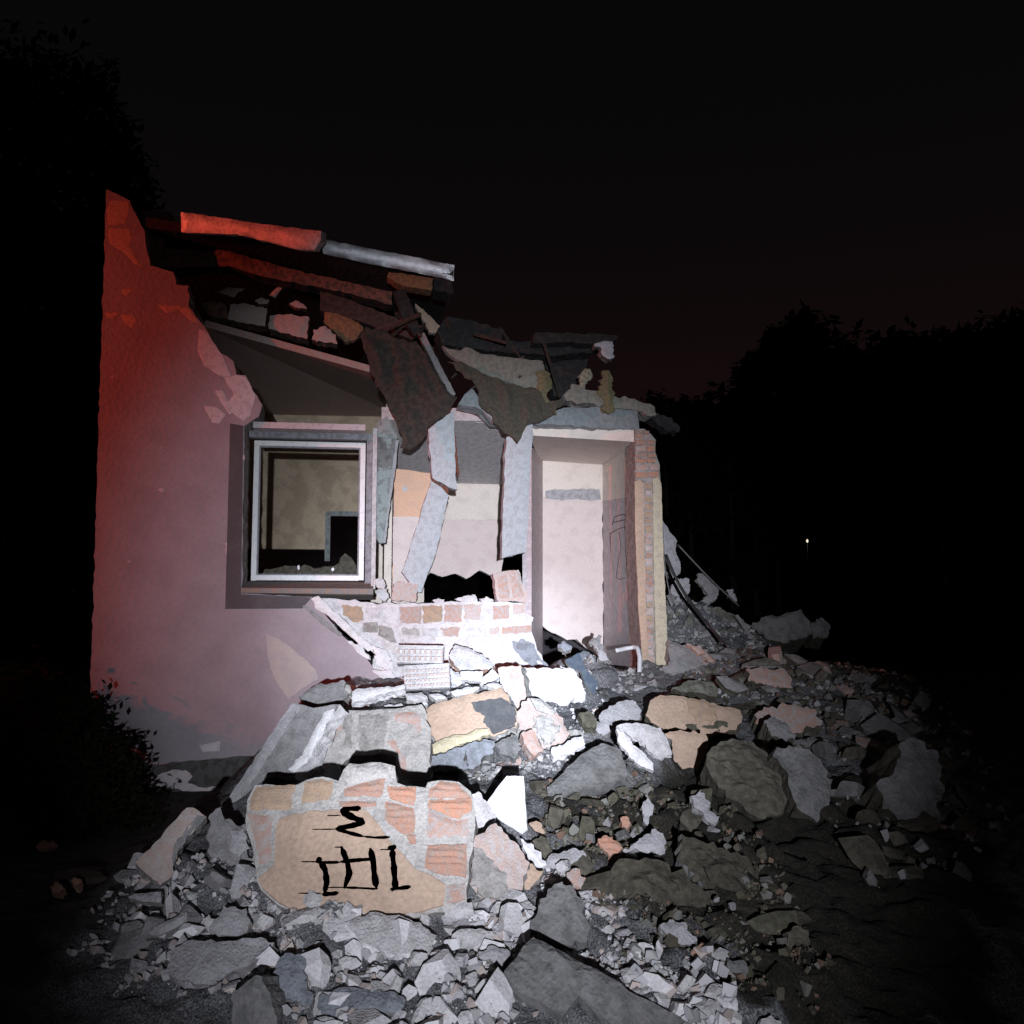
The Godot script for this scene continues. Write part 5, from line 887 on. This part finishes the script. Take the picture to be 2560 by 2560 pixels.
func make_ground():
	var gs := SurfaceTool.new()
	gs.begin(Mesh.PRIMITIVE_TRIANGLES)
	var lines := [-60.0]
	for p in GROUND_PROFILE: lines.append(p[0])
	for i in lines.size() - 1:
		var ya := along(GROUND_PROFILE, lines[i]) - 0.02
		var yb := along(GROUND_PROFILE, lines[i + 1]) - 0.02
		for v in [Vector3(-200, ya, -lines[i]), Vector3(200, yb, -lines[i + 1]), Vector3(200, ya, -lines[i]), Vector3(-200, ya, -lines[i]), Vector3(-200, yb, -lines[i + 1]), Vector3(200, yb, -lines[i + 1])]:
			gs.add_vertex(v)
	gs.generate_normals()
	var o := put(gs.commit(), "ground", self, M.ground_dark)
	tag(o, "", "", "", "structure")
	var soil := flat_to_points(SOIL_ZONE)
	var st := SurfaceTool.new()
	st.begin(Mesh.PRIMITIVE_TRIANGLES)
	var step := 0.055
	var nx := int(10.0 / step)
	var nz := int(11.5 / step)
	for iz in nz + 1:
		for ix in nx + 1:
			var x := -3.6 + ix * step
			var z := -2.4 - iz * step
			var p := Vector2(x, z)
			var d := edge_distance(p, soil) * (1.0 if Geometry2D.is_point_in_polygon(p, soil) else -1.0)
			d += 0.35 * lumps.get_noise_2d(x * 2.5, z * 2.5 + 30.0)
			var m := smoothstep(-0.05, 0.12, d)
			m = maxf(m, smoothstep(2.6, 3.6, x + 0.4 * lumps.get_noise_2d(x * 3.0, z * 3.0)))
			m = maxf(m, 1.0 - smoothstep(-2.5, -1.9, x + 0.3 * lumps.get_noise_2d(x * 3.0, z * 3.0 + 7.0)))
			var v: float = lumps.get_noise_2d(x * 7.0 + 3.0, z * 7.0)
			var c := Color(0.46, 0.45, 0.465).lerp(Color(0.64, 0.625, 0.64), clampf(v * 1.3 + 0.3, 0.0, 1.0))
			c = c.lerp(Color(0.105, 0.09, 0.062).lerp(Color(0.06, 0.052, 0.034), clampf(v * 1.6 + 0.4, 0.0, 1.0)), m)
			st.set_color(c)
			st.add_vertex(Vector3(x, mound_rough(x, z), z))
	for iz in nz:
		for ix in nx:
			var a := iz * (nx + 1) + ix
			for k in [a, a + nx + 1, a + 1, a + 1, a + nx + 1, a + nx + 2]:
				st.add_index(k)
	st.generate_normals()
	var r := put(st.commit(), "rubble_terrain", self, M.rubble_earth)
	tag(r, "", "", "", "structure")

# ---------------------------------------------------------------- house
func make_house():
	house = Node3D.new()
	house.name = numbered("ruined_house")
	add_child(house)
	house.position = HOUSE_AT
	house.rotation_degrees.y = 8.0
	tag(house, "half collapsed mauve house with one window left standing and torn open rooms", "house")
	var n := 0
	for h in HOUSE_PIECES:
		n += 1
		var parent: Node = house if h[0] == "" else house_parts[h[0]]
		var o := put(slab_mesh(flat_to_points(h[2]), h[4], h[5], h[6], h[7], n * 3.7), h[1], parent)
		o.position.z = -h[3] if h[0] == "" else -h[3] - parent.position.z
		if h[0] == "" and not house_parts.has(h[1]):
			house_parts[h[1]] = o
			if h[1] == "roof_fascia": turn_about(o, Vector3(1.35, 5.2, -h[3]), -18.0, 12.0)
		if h[5] == "fascia_right":
			# gutter board tipped downwards so its metal face mirrors the work lamp
			var b := Basis(Vector3.RIGHT, deg_to_rad(17.0))
			var pivot := Vector3(2.6, 5.08, -h[3])
			o.transform = Transform3D(b, pivot - b * (pivot - o.position))
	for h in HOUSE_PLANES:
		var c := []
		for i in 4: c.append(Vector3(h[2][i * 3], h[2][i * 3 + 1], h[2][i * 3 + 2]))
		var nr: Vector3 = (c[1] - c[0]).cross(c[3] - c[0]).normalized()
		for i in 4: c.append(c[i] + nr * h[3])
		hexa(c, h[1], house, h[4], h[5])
	for h in WALL_SCRIBBLES:
		var line := []
		for i in h.size() / 3: line.append(Vector3(h[i * 3], h[i * 3 + 1], h[i * 3 + 2]))
		put(tube_mesh(line, 0.005, 5), "wall_scribble", house, M.paint_dark)
	# window
	var w := Node3D.new()
	w.name = "window"
	house.add_child(w)
	var fz := -0.35
	box(Vector3(1.345, 1.885, fz - .07), Vector3(1.395, 3.285, fz), "frame", w, "frame_white")
	box(Vector3(2.395, 1.895, fz - .07), Vector3(2.445, 3.285, fz), "frame", w, "frame_white")
	box(Vector3(1.395, 3.235, fz - .07), Vector3(2.395, 3.285, fz), "frame", w, "frame_white")
	box(Vector3(1.395, 1.89, fz - .07), Vector3(2.395, 1.94, fz), "frame", w, "frame_white")
	for s in [[1.395, 1.94, 1.41, 3.235], [2.38, 1.94, 2.395, 3.235], [1.41, 3.22, 2.38, 3.235], [1.41, 1.94, 2.38, 1.955]]:
		box(Vector3(s[0], s[1], fz - .055), Vector3(s[2], s[3], fz - .018), "sash", w, "frame_grey")
	box(Vector3(1.41, 1.955, fz - .04), Vector3(2.38, 3.22, fz - .034), "pane", w, "glass")
	box(Vector3(1.30, 3.302, -.40), Vector3(2.46, 3.37, -.26), "head", w, "frame_grey")
	box(Vector3(1.36, 3.36, -.24), Vector3(2.44, 3.42, -.06), "head_board", w, "flake_pink")
	box(Vector3(2.457, 1.84, -.42), Vector3(2.515, 3.37, -.28), "post", w, "frame_grey")
	box(Vector3(2.517, 1.80, -.42), Vector3(2.56, 3.40, -.14), "post_edge", w, "plaster_white_soft")
	hexa([Vector3(1.305, 1.80, .05), Vector3(2.54, 1.80, .03), Vector3(2.54, 1.745, .03), Vector3(1.305, 1.755, .05), Vector3(1.305, 1.885, -.42), Vector3(2.54, 1.885, -.42), Vector3(2.54, 1.70, -.42), Vector3(1.305, 1.70, -.42)], "sill", w, "sill_stone", "sill_stone")
	# left room
	box(Vector3(.3, 2.46, -4.35), Vector3(1.93, 4.40, -4.2), "back_wall", house, "room_beige")
	box(Vector3(2.75, 2.3, -4.35), Vector3(2.95, 4.40, -4.2), "back_wall", house, "room_beige")
	box(Vector3(1.93, 2.97, -4.35), Vector3(2.75, 4.40, -4.2), "back_wall", house, "room_beige")
	box(Vector3(1.90, 2.3, -4.25), Vector3(1.97, 2.985, -4.17), "door_frame", house, "panel_green")
	box(Vector3(1.97, 2.92, -4.25), Vector3(2.75, 2.985, -4.17), "door_frame", house, "panel_green")
	# shell
	box(Vector3(-.02, 0, -6.4), Vector3(.34, 4.6, -.425), "side_wall", house, "wall_mauve")
	box(Vector3(2.66, .95, -4.9), Vector3(2.74, 4.0, -1.2), "partition", house, "paint_cream")
	box(Vector3(.34, .7, -6.3), Vector3(5.4, .9, -.43), "floor_slab", house, "concrete")
	box(Vector3(5.24, .6, -6.3), Vector3(5.44, 3.4, -1.72), "side_wall", house, "wall_mauve")
	hexa([Vector3(.3, 5.30, .0), Vector3(2.02, 5.12, .0), Vector3(2.02, 5.30, -5.2), Vector3(.3, 5.45, -5.2), Vector3(.3, 5.40, .0), Vector3(2.02, 5.21, .0), Vector3(2.02, 5.42, -5.2), Vector3(.3, 5.57, -5.2)], "roof_deck", house, "tar", "tar")
	hexa([Vector3(2.03, 5.08, .17), Vector3(3.28, 4.90, .17), Vector3(3.28, 5.0, -4.5), Vector3(2.03, 5.2, -4.5), Vector3(2.03, 5.13, .17), Vector3(3.28, 4.96, .17), Vector3(3.28, 5.1, -4.5), Vector3(2.03, 5.3, -4.5)], "roof_deck", house, "tar", "tar")
	# splintered battens among the torn roof layers
	rng.seed = 31
	for i in 14:
		var u := rng.randf_range(2.3, 4.7)
		var v: float = lerpf(4.55, 3.78, (u - 2.3) / 2.8) + rng.randf_range(-0.22, 0.16)
		var p := Vector3(u, v, rng.randf_range(-0.45, 0.1))
		var d := Vector3(rng.randf_range(-1.0, 1.0), rng.randf_range(-0.7, 0.25), rng.randf_range(-0.6, 0.6)).normalized() * rng.randf_range(0.12, 0.4)
		var sx := d.cross(Vector3(0.2, 0.4, 1.0)).normalized() * rng.randf_range(0.010, 0.024)
		var sy := d.cross(sx).normalized() * 0.012
		hexa([p - d - sx + sy, p - d + sx + sy, p + d + sx * 0.6 + sy, p + d - sx * 0.3 + sy, p - d - sx - sy, p - d + sx - sy, p + d + sx * 0.5 - sy, p + d - sx * 0.2 - sy], "batten", house, "wood_dark", "wood_dark")

func turn_about(o: Node3D, pivot: Vector3, degrees: float, tip: float):
	# board turned and tipped to shine red from the beacon, left end back
	var b := Basis(Vector3.UP, deg_to_rad(degrees)) * Basis(Vector3.RIGHT, deg_to_rad(tip)) * Basis(Vector3.BACK, deg_to_rad(-5.0))
	o.transform = Transform3D(b, pivot - b * (pivot - o.position))

# ---------------------------------------------------------------- rubble
func make_chunks():
	var n := 0
	for c in CHUNKS:
		n += 1
		var o := put(slab_mesh(flat_to_points(c[11]), c[7], c[8], c[9], c[10], n * 11.3), c[0], self)
		o.transform = Transform3D(plane_basis(c[5], c[6]), Vector3(c[4][0], c[4][1], c[4][2]))
		tag(o, c[1], c[2], c[3])
		for k in c[12]:
			var part := put(slab_mesh(flat_to_points(k[5]), k[2], k[3], k[3], k[4], n * 7.1 + k[1] * 100.0), k[0], o)
			part.position.z = k[1]
		if c[13].size() > 0:
			paint_strokes(c[13], o)

func paint_strokes(strokes: Array, parent: Node3D):
	var st := SurfaceTool.new()
	st.begin(Mesh.PRIMITIVE_TRIANGLES)
	var n := 0
	for s in strokes:
		n += 1
		var raw := flat_to_points(s[1])
		var cv := Curve2D.new()
		for i in raw.size():
			var tan := Vector2.ZERO
			if i > 0 and i < raw.size() - 1: tan = (raw[i + 1] - raw[i - 1]) * 0.2
			cv.add_point(raw[i], -tan, tan)
		var total := cv.get_baked_length()
		var k := maxi(4, int(total / 0.006))
		var prev := []
		for i in k + 1:
			var t := float(i) / k
			var p := cv.sample_baked(t * total)
			var q := cv.sample_baked(minf(t * total + 0.003, total))
			var r := cv.sample_baked(maxf(t * total - 0.003, 0.0))
			var nn := (q - r).normalized().orthogonal()
			var w: float = s[0] * 0.62 * (0.95 + 0.3 * lumps.get_noise_2d(p.x * 14.0, n * 9.0 + p.y * 14.0))
			w *= 0.35 + 0.65 * smoothstep(0.0, 0.16, minf(t, 1.0 - t))
			var zz := 0.028 + n * 0.00012
			var a := Vector3(p.x + nn.x * w, p.y + nn.y * w, zz)
			var b := Vector3(p.x - nn.x * w, p.y - nn.y * w, zz)
			if i > 0:
				for v in [prev[0], a, b, prev[0], b, prev[1]]:
					st.set_normal(Vector3(0, 0, 1))
					st.add_vertex(v)
			prev = [a, b]
	put(st.commit(), "painted_strokes", parent, M.black_paint)

func make_blocks():
	for b in BLOCKS:
		var t := Node3D.new()
		t.name = numbered(b[0])
		add_child(t)
		tag(t, b[1], "masonry block", b[2])
		t.transform = Transform3D(plane_basis(b[4], b[5]) * Basis(Vector3(0, 0, 1), b[6]), Vector3(b[3][0], b[3][1], b[3][2]))
		var w: float = b[7]
		var h: float = b[8]
		var dp: float = b[9]
		box(Vector3(-0.012, -0.012, -dp), Vector3(w + 0.012, h + 0.03, -0.03), "block_body", t, "plaster_white_soft")
		var nx: int = b[10]
		var ny: int = b[11]
		var web := 0.008
		for i in nx + 1:
			var x := w * i / nx
			box(Vector3(x - web, 0.0, -0.03), Vector3(x + web, h, 0.0), "web", t, "brick_pale")
		for j in ny + 1:
			var y := h * j / ny
			box(Vector3(-web, y - web * 1.2, -0.031), Vector3(w + web, y + web * 1.2, 0.003), "web", t, "plaster_white_soft")

func make_rods():
	for r in RODS:
		var pts := []
		var cv := Curve3D.new()
		var k: int = r[6].size() / 3
		for i in k:
			pts.append(Vector3(r[6][i * 3], r[6][i * 3 + 1], r[6][i * 3 + 2]))
		for i in k:
			var tan := Vector3.ZERO
			if i > 0 and i < k - 1: tan = (pts[i + 1] - pts[i - 1]) * 0.18
			cv.add_point(pts[i], -tan, tan)
		var fine := []
		var total := cv.get_baked_length()
		for i in 25: fine.append(cv.sample_baked(total * i / 24.0))
		var o := put(tube_mesh(fine, r[4], 8), r[0], self, M[r[5]])
		tag(o, r[1], r[2], r[3])

func rock(sd: int, level: int) -> ArrayMesh:
	var rg := RandomNumberGenerator.new()
	rg.seed = sd
	var planes: Array[Plane] = []
	var tilt := Basis.from_euler(Vector3(rg.randf(), rg.randf(), rg.randf()))
	for v in [Vector3.RIGHT, Vector3.LEFT, Vector3.UP, Vector3.DOWN, Vector3.FORWARD, Vector3.BACK]:
		planes.append(Plane((tilt * v + Vector3(rg.randfn(), rg.randfn(), rg.randfn()) * 0.16).normalized(), rg.randf_range(0.62, 1.0)))
	for i in 3 + level * 5:
		planes.append(Plane(Vector3(rg.randfn(), rg.randfn(), rg.randfn()).normalized(), rg.randf_range(0.72, 1.05)))
	var pts := Geometry3D.compute_convex_mesh_points(planes)
	var st := SurfaceTool.new()
	st.begin(Mesh.PRIMITIVE_TRIANGLES)
	st.set_smooth_group(-1)
	for p in planes:
		var on := []
		var mid := Vector3.ZERO
		for q in pts:
			if absf(p.distance_to(q)) < 0.001:
				on.append(q)
				mid += q
		if on.size() < 3: continue
		mid /= on.size()
		var x: Vector3 = (on[0] - mid).normalized()
		var y := p.normal.cross(x)
		on.sort_custom(func(u, w): return atan2((u - mid).dot(y), (u - mid).dot(x)) > atan2((w - mid).dot(y), (w - mid).dot(x)))
		for k in on.size():
			for v in [mid, on[k], on[(k + 1) % on.size()]]:
				st.add_vertex(v)
	st.generate_normals()
	return st.commit()

const TONES = {"plaster_white": "white plaster", "plaster_white_soft": "off-white plaster", "plaster_grey": "grey plaster", "plaster_grey_pale": "light grey plaster", "mortar_pale": "pale mortar", "brick_pale": "pinkish", "brick_dusty": "dusty red", "brick": "orange", "concrete": "concrete", "concrete_blue": "bluish concrete", "soil": "dark brown", "soil_stone": "brown stony", "moss": "olive mossy", "moss_stone": "greenish stone"}

func make_zones():
	for i in 14: rock_meshes.append(rock(100 + i, 1))
	var small := []
	for i in 5: small.append(rock(300 + i, 0))
	var placed := {}
	for i in 5: placed[i] = []
	var zi := 0
	for z in ZONES:
		zi += 1
		rng.seed = 900 + zi
		var poly := flat_to_points(z[3])
		var lo := poly[0]
		var hi := poly[0]
		for p in poly:
			lo = lo.min(p)
			hi = hi.max(p)
		var todo: int = z[4]
		var tries := 0
		var spots := []
		while todo > 0 and tries < 6000:
			tries += 1
			var p := Vector2(rng.randf_range(lo.x, hi.x), rng.randf_range(lo.y, hi.y))
			if not Geometry2D.is_point_in_polygon(p, poly): continue
			var s: float = lerpf(z[6], z[7], pow(rng.randf(), 2.2))
			var ok := true
			for q in spots:
				if Vector2(q.x, q.y).distance_to(p) < (q.z + s) * 0.75: ok = false
			if not ok: continue
			spots.append(Vector3(p.x, p.y, s))
			todo -= 1
			var which: Mesh = rock_meshes[rng.randi() % rock_meshes.size()]
			var look: String = z[8][rng.randi() % z[8].size()]
			var o := put(which, z[0], self, M[look])
			tag(o, "%s %s %s %s" % ["large" if s > lerpf(z[6], z[7], 0.5) else ("small" if s < lerpf(z[6], z[7], 0.15) else "fist-sized"), TONES.get(look, "grey"), "brick piece" if look.begins_with("brick") else ("clod" if look.begins_with("soil") else "lump"), z[1]], "rubble", z[2])
			if rng.randf() < 0.6:
				o.basis = plane_basis(rng.randf_range(-50.0, 50.0), rng.randf_range(25.0, 80.0)) * Basis(Vector3(0, 0, 1), rng.randf() * TAU) * Basis.from_scale(Vector3(s * rng.randf_range(1.2, 1.8), s * rng.randf_range(0.8, 1.2), s * rng.randf_range(0.22, 0.4)))
			else:
				o.basis = Basis.from_euler(Vector3(rng.randf() * TAU, rng.randf() * TAU, rng.randf() * TAU)) * Basis.from_scale(Vector3(s * rng.randf_range(0.8, 1.35), s * rng.randf_range(0.5, 0.9), s * rng.randf_range(0.7, 1.1)))
			o.position = Vector3(p.x, mound_rough(p.x, p.y) + s * 0.3, p.y)
		var cols := []
		for i in z[9].size() / 3: cols.append(Color(z[9][i * 3], z[9][i * 3 + 1], z[9][i * 3 + 2]))
		var left: int = z[5] * 2
		tries = 0
		while left > 0 and tries < 90000:
			tries += 1
			var p := Vector2(rng.randf_range(lo.x, hi.x), rng.randf_range(lo.y, hi.y))
			var over := 0.25 * lumps.get_noise_2d(p.x * 4.0, p.y * 4.0)
			if not Geometry2D.is_point_in_polygon(p, poly) and edge_distance(p, poly) > 0.12 + over: continue
			if lumps.get_noise_2d(p.x * 3.1 + 60.0, p.y * 3.1) + rng.randf_range(-0.35, 0.35) < 0.0: continue
			left -= 1
			var s: float = lerpf(0.004, z[6] * 1.1, pow(rng.randf(), 2.6))
			var b := Basis.from_euler(Vector3(rng.randf() * TAU, rng.randf() * TAU, rng.randf() * TAU)) * Basis.from_scale(Vector3(s, s * rng.randf_range(0.4, 0.9), s * rng.randf_range(0.7, 1.2)))
			var c: Color = cols[rng.randi() % cols.size()] * rng.randf_range(0.8, 1.15)
			c.a = 1.0
			placed[rng.randi() % 5].append([Transform3D(b, Vector3(p.x, mound_rough(p.x, p.y) + s * 0.25, p.y)), c])
	for i in 5:
		var mm := MultiMesh.new()
		mm.transform_format = MultiMesh.TRANSFORM_3D
		mm.use_colors = true
		mm.mesh = small[i]
		mm.instance_count = placed[i].size()
		for k in placed[i].size():
			mm.set_instance_transform(k, placed[i][k][0])
			mm.set_instance_color(k, placed[i][k][1])
		var o := MultiMeshInstance3D.new()
		o.multimesh = mm
		o.material_override = M.crumb
		o.name = numbered("rubble_crumbs")
		add_child(o)
		tag(o, "fine plaster and brick crumbs strewn all over the rubble slope", "crumbs", "fine crumbs", "stuff")

# ---------------------------------------------------------------- plants and distance
func leaves_mesh(points: Array, size: float, sd: int, droop := 0.0) -> ArrayMesh:
	var rg := RandomNumberGenerator.new()
	rg.seed = sd
	var st := SurfaceTool.new()
	st.begin(Mesh.PRIMITIVE_TRIANGLES)
	st.set_smooth_group(-1)
	for p in points:
		var d := Vector3(rg.randfn(), rg.randfn() * 0.6 - droop, rg.randfn()).normalized()
		var x := d.cross(Vector3(rg.randf(), 1.0, rg.randf())).normalized()
		var s := size * rg.randf_range(0.6, 1.3)
		st.add_vertex(p - d * s)
		st.add_vertex(p + x * s * 0.45)
		st.add_vertex(p + d * s)
		st.add_vertex(p - d * s)
		st.add_vertex(p + d * s)
		st.add_vertex(p - x * s * 0.45)
	st.generate_normals()
	return st.commit()

func trunk_mesh(h: float, r: float) -> ArrayMesh:
	var st := SurfaceTool.new()
	st.begin(Mesh.PRIMITIVE_TRIANGLES)
	var k := 7
	for i in 6:
		for j in k:
			var v := []
			for q in [[i, j], [i + 1, j], [i + 1, j + 1], [i, j], [i + 1, j + 1], [i, j + 1]]:
				var t: float = q[0] / 6.0
				var a: float = TAU * q[1] / k
				var rr := r * (1.0 - 0.9 * t)
				st.add_vertex(Vector3(cos(a) * rr + 0.1 * r * sin(t * 5.0), h * t, sin(a) * rr))
	st.generate_normals()
	return st.commit()

func conifer(at: Vector3, h: float, r: float, sd: int, label: String):
	var t := Node3D.new()
	t.name = numbered("conifer_tree")
	add_child(t)
	t.position = at
	tag(t, label, "tree", "dark trees behind the house")
	put(trunk_mesh(h * 0.97, h * 0.018), "trunk", t, M.bark)
	var rg := RandomNumberGenerator.new()
	rg.seed = sd
	var pts := []
	for i in 3600:
		var y := pow(rg.randf(), 0.75)
		var a := rg.randf() * TAU
		var arms: float = 0.62 + 0.38 * lumps.get_noise_2d(cos(a) * 2.2 + sd, sin(a) * 2.2 + y * 9.0) + 0.12 * sin(y * 46.0)
		var rr: float = r * pow(1.0 - y, 0.8) * arms * sqrt(rg.randf()) + 0.05
		pts.append(Vector3(cos(a) * rr, h * (0.08 + 0.92 * y) - rr * 0.25, sin(a) * rr))
	put(leaves_mesh(pts, h * 0.016, sd, 0.3), "crown", t, M.needle)

func bush(called: String, at: Vector3, h: float, r: float, sd: int, n: int, leaf: float, label: String, group: String, category: String):
	var t := Node3D.new()
	t.name = numbered(called)
	add_child(t)
	t.position = at
	tag(t, label, category, group)
	put(trunk_mesh(h * 0.8, maxf(0.03, h * 0.02)), "trunk", t, M.bark)
	var rg := RandomNumberGenerator.new()
	rg.seed = sd
	var clumps := []
	for i in 26:
		var a := rg.randf() * TAU
		var y := rg.randf()
		var rr := r * sqrt(rg.randf()) * sqrt(maxf(0.05, 1.0 - pow(absf(y - 0.45) * 1.6, 2.0)))
		clumps.append(Vector3(cos(a) * rr, h * (0.06 + 0.9 * y), sin(a) * rr))
	var pts := []
	for i in n:
		var c: Vector3 = clumps[rg.randi() % clumps.size()]
		pts.append(c + Vector3(rg.randfn(), rg.randfn() * 0.8, rg.randfn()) * r * 0.17)
	for k in pts.size(): pts[k].y = maxf(pts[k].y, 0.02)
	put(leaves_mesh(pts, leaf, sd), "crown", t, M.leaf)

func make_trees():
	var spots := [[8.8, 40.0, 9.6, 3.6], [11.7, 40.0, 14.0, 6.0], [14.4, 41.0, 12.4, 5.5], [16.8, 40.0, 12.6, 5.0], [19.3, 42.0, 13.4, 5.5], [22.0, 41.0, 14.0, 6.0], [10.2, 43.0, 13.0, 5.0]]
	var names := ["short dark conifer at the left end of the row beyond the house", "tallest dark conifer of the row beyond the house", "dark conifer just right of the tallest one", "slender dark conifer in the middle of the right row", "dark conifer near the right picture edge", "rightmost dark conifer cut by the picture edge", "dark conifer just left of the tallest one"]
	for i in spots.size():
		var s: Array = spots[i]
		conifer(Vector3(s[0], -0.1, -s[1]), s[2], s[3], 50 + i, names[i])
	for i in 6:
		var x := 4.3 + i * 1.0
		bush("skyline_tree", Vector3(x, -0.05, -34.0 - (i % 3)), [9.2, 9.6, 9.0, 8.8, 8.6, 8.9][i], 1.3, 80 + i, 2500, 0.18, ["dark tree showing just above the brick pier", "dark tree top above the pale roof remnant", "low dark tree right of the roof remnant", "low dark tree in the dip of the skyline", "dark tree left of the conifer row", "dark tree tucked against the conifer row"][i], "dark trees behind the house", "tree")
	# a closed wall of dark woodland behind the house and heap
	var rg := RandomNumberGenerator.new()
	rg.seed = 5
	var wood := []
	var skyline := [[-45.0, 29.0], [-19.5, 28.0], [-17.0, 21.0], [-15.0, 8.0], [4.0, 7.5], [6.0, 11.0], [10.0, 11.6], [10.8, 13.0], [11.6, 14.2], [12.5, 15.0], [13.4, 15.5], [14.6, 14.7], [16.0, 14.0], [17.5, 14.3], [19.0, 14.1], [21.0, 14.6], [23.5, 15.4], [45.0, 15.0]]
	for i in 130000:
		var x := rg.randf_range(-42.0, 42.0)
		var top := along(skyline, x) * (1.0 + 0.06 * lumps.get_noise_2d(x * 1.1, 2.0) + 0.04 * lumps.get_noise_2d(x * 4.0, 5.0))
		wood.append(Vector3(x, -0.05 + top * rg.randf(), -46.0 + rg.randf_range(-2.0, 2.0)))
		if x < -14.0 or x > 4.0:
			wood.append(Vector3(x + rg.randf_range(-0.5, 0.5), -0.05 + top * rg.randf(), -47.5))
			wood.append(Vector3(x + rg.randf_range(-0.5, 0.5), -0.05 + top * rg.randf() * 0.7, -44.5))
	var wo := put(leaves_mesh(wood, 0.34, 6), "distant_woods", self, M.needle)
	tag(wo, "black far-off woodland closing the view behind house and heap", "woodland", "", "stuff")
	bush("leafy_shrub", Vector3(-3.98, -0.07, -8.85), 1.3, 0.62, 71, 9000, 0.045, "black leafy shrub overlapping the lower left corner of the house wall", "", "shrub")
	bush("leafy_shrub", Vector3(-3.25, -0.07, -8.0), 0.62, 0.5, 73, 5000, 0.04, "low black shrub in front of the taller shrub at left", "", "shrub")
	# one lit lamp far off between the trees
	var t := Node3D.new()
	t.name = numbered("street_lamp")
	add_child(t)
	t.position = Vector3(8.648, 0, -30.0)
	tag(t, "tiny lit street lamp far off against the dark trees", "street lamp")
	put(tube_mesh([Vector3(0, -0.05, 0), Vector3(0, 3.72, 0)], 0.008, 6), "pole", t, M.lamp_body)
	var b := SphereMesh.new()
	b.radius = 0.03
	b.height = 0.10
	var o := put(b, "lamp_bulb", t, M.glow_far)
	o.position = Vector3(0, 3.8, 0)
	var l := OmniLight3D.new()
	l.name = "lamp_light"
	t.add_child(l)
	l.position = Vector3(0, 3.8, 0)
	l.light_energy = 0.01
	l.light_size = 0.04
	l.shadow_enabled = true
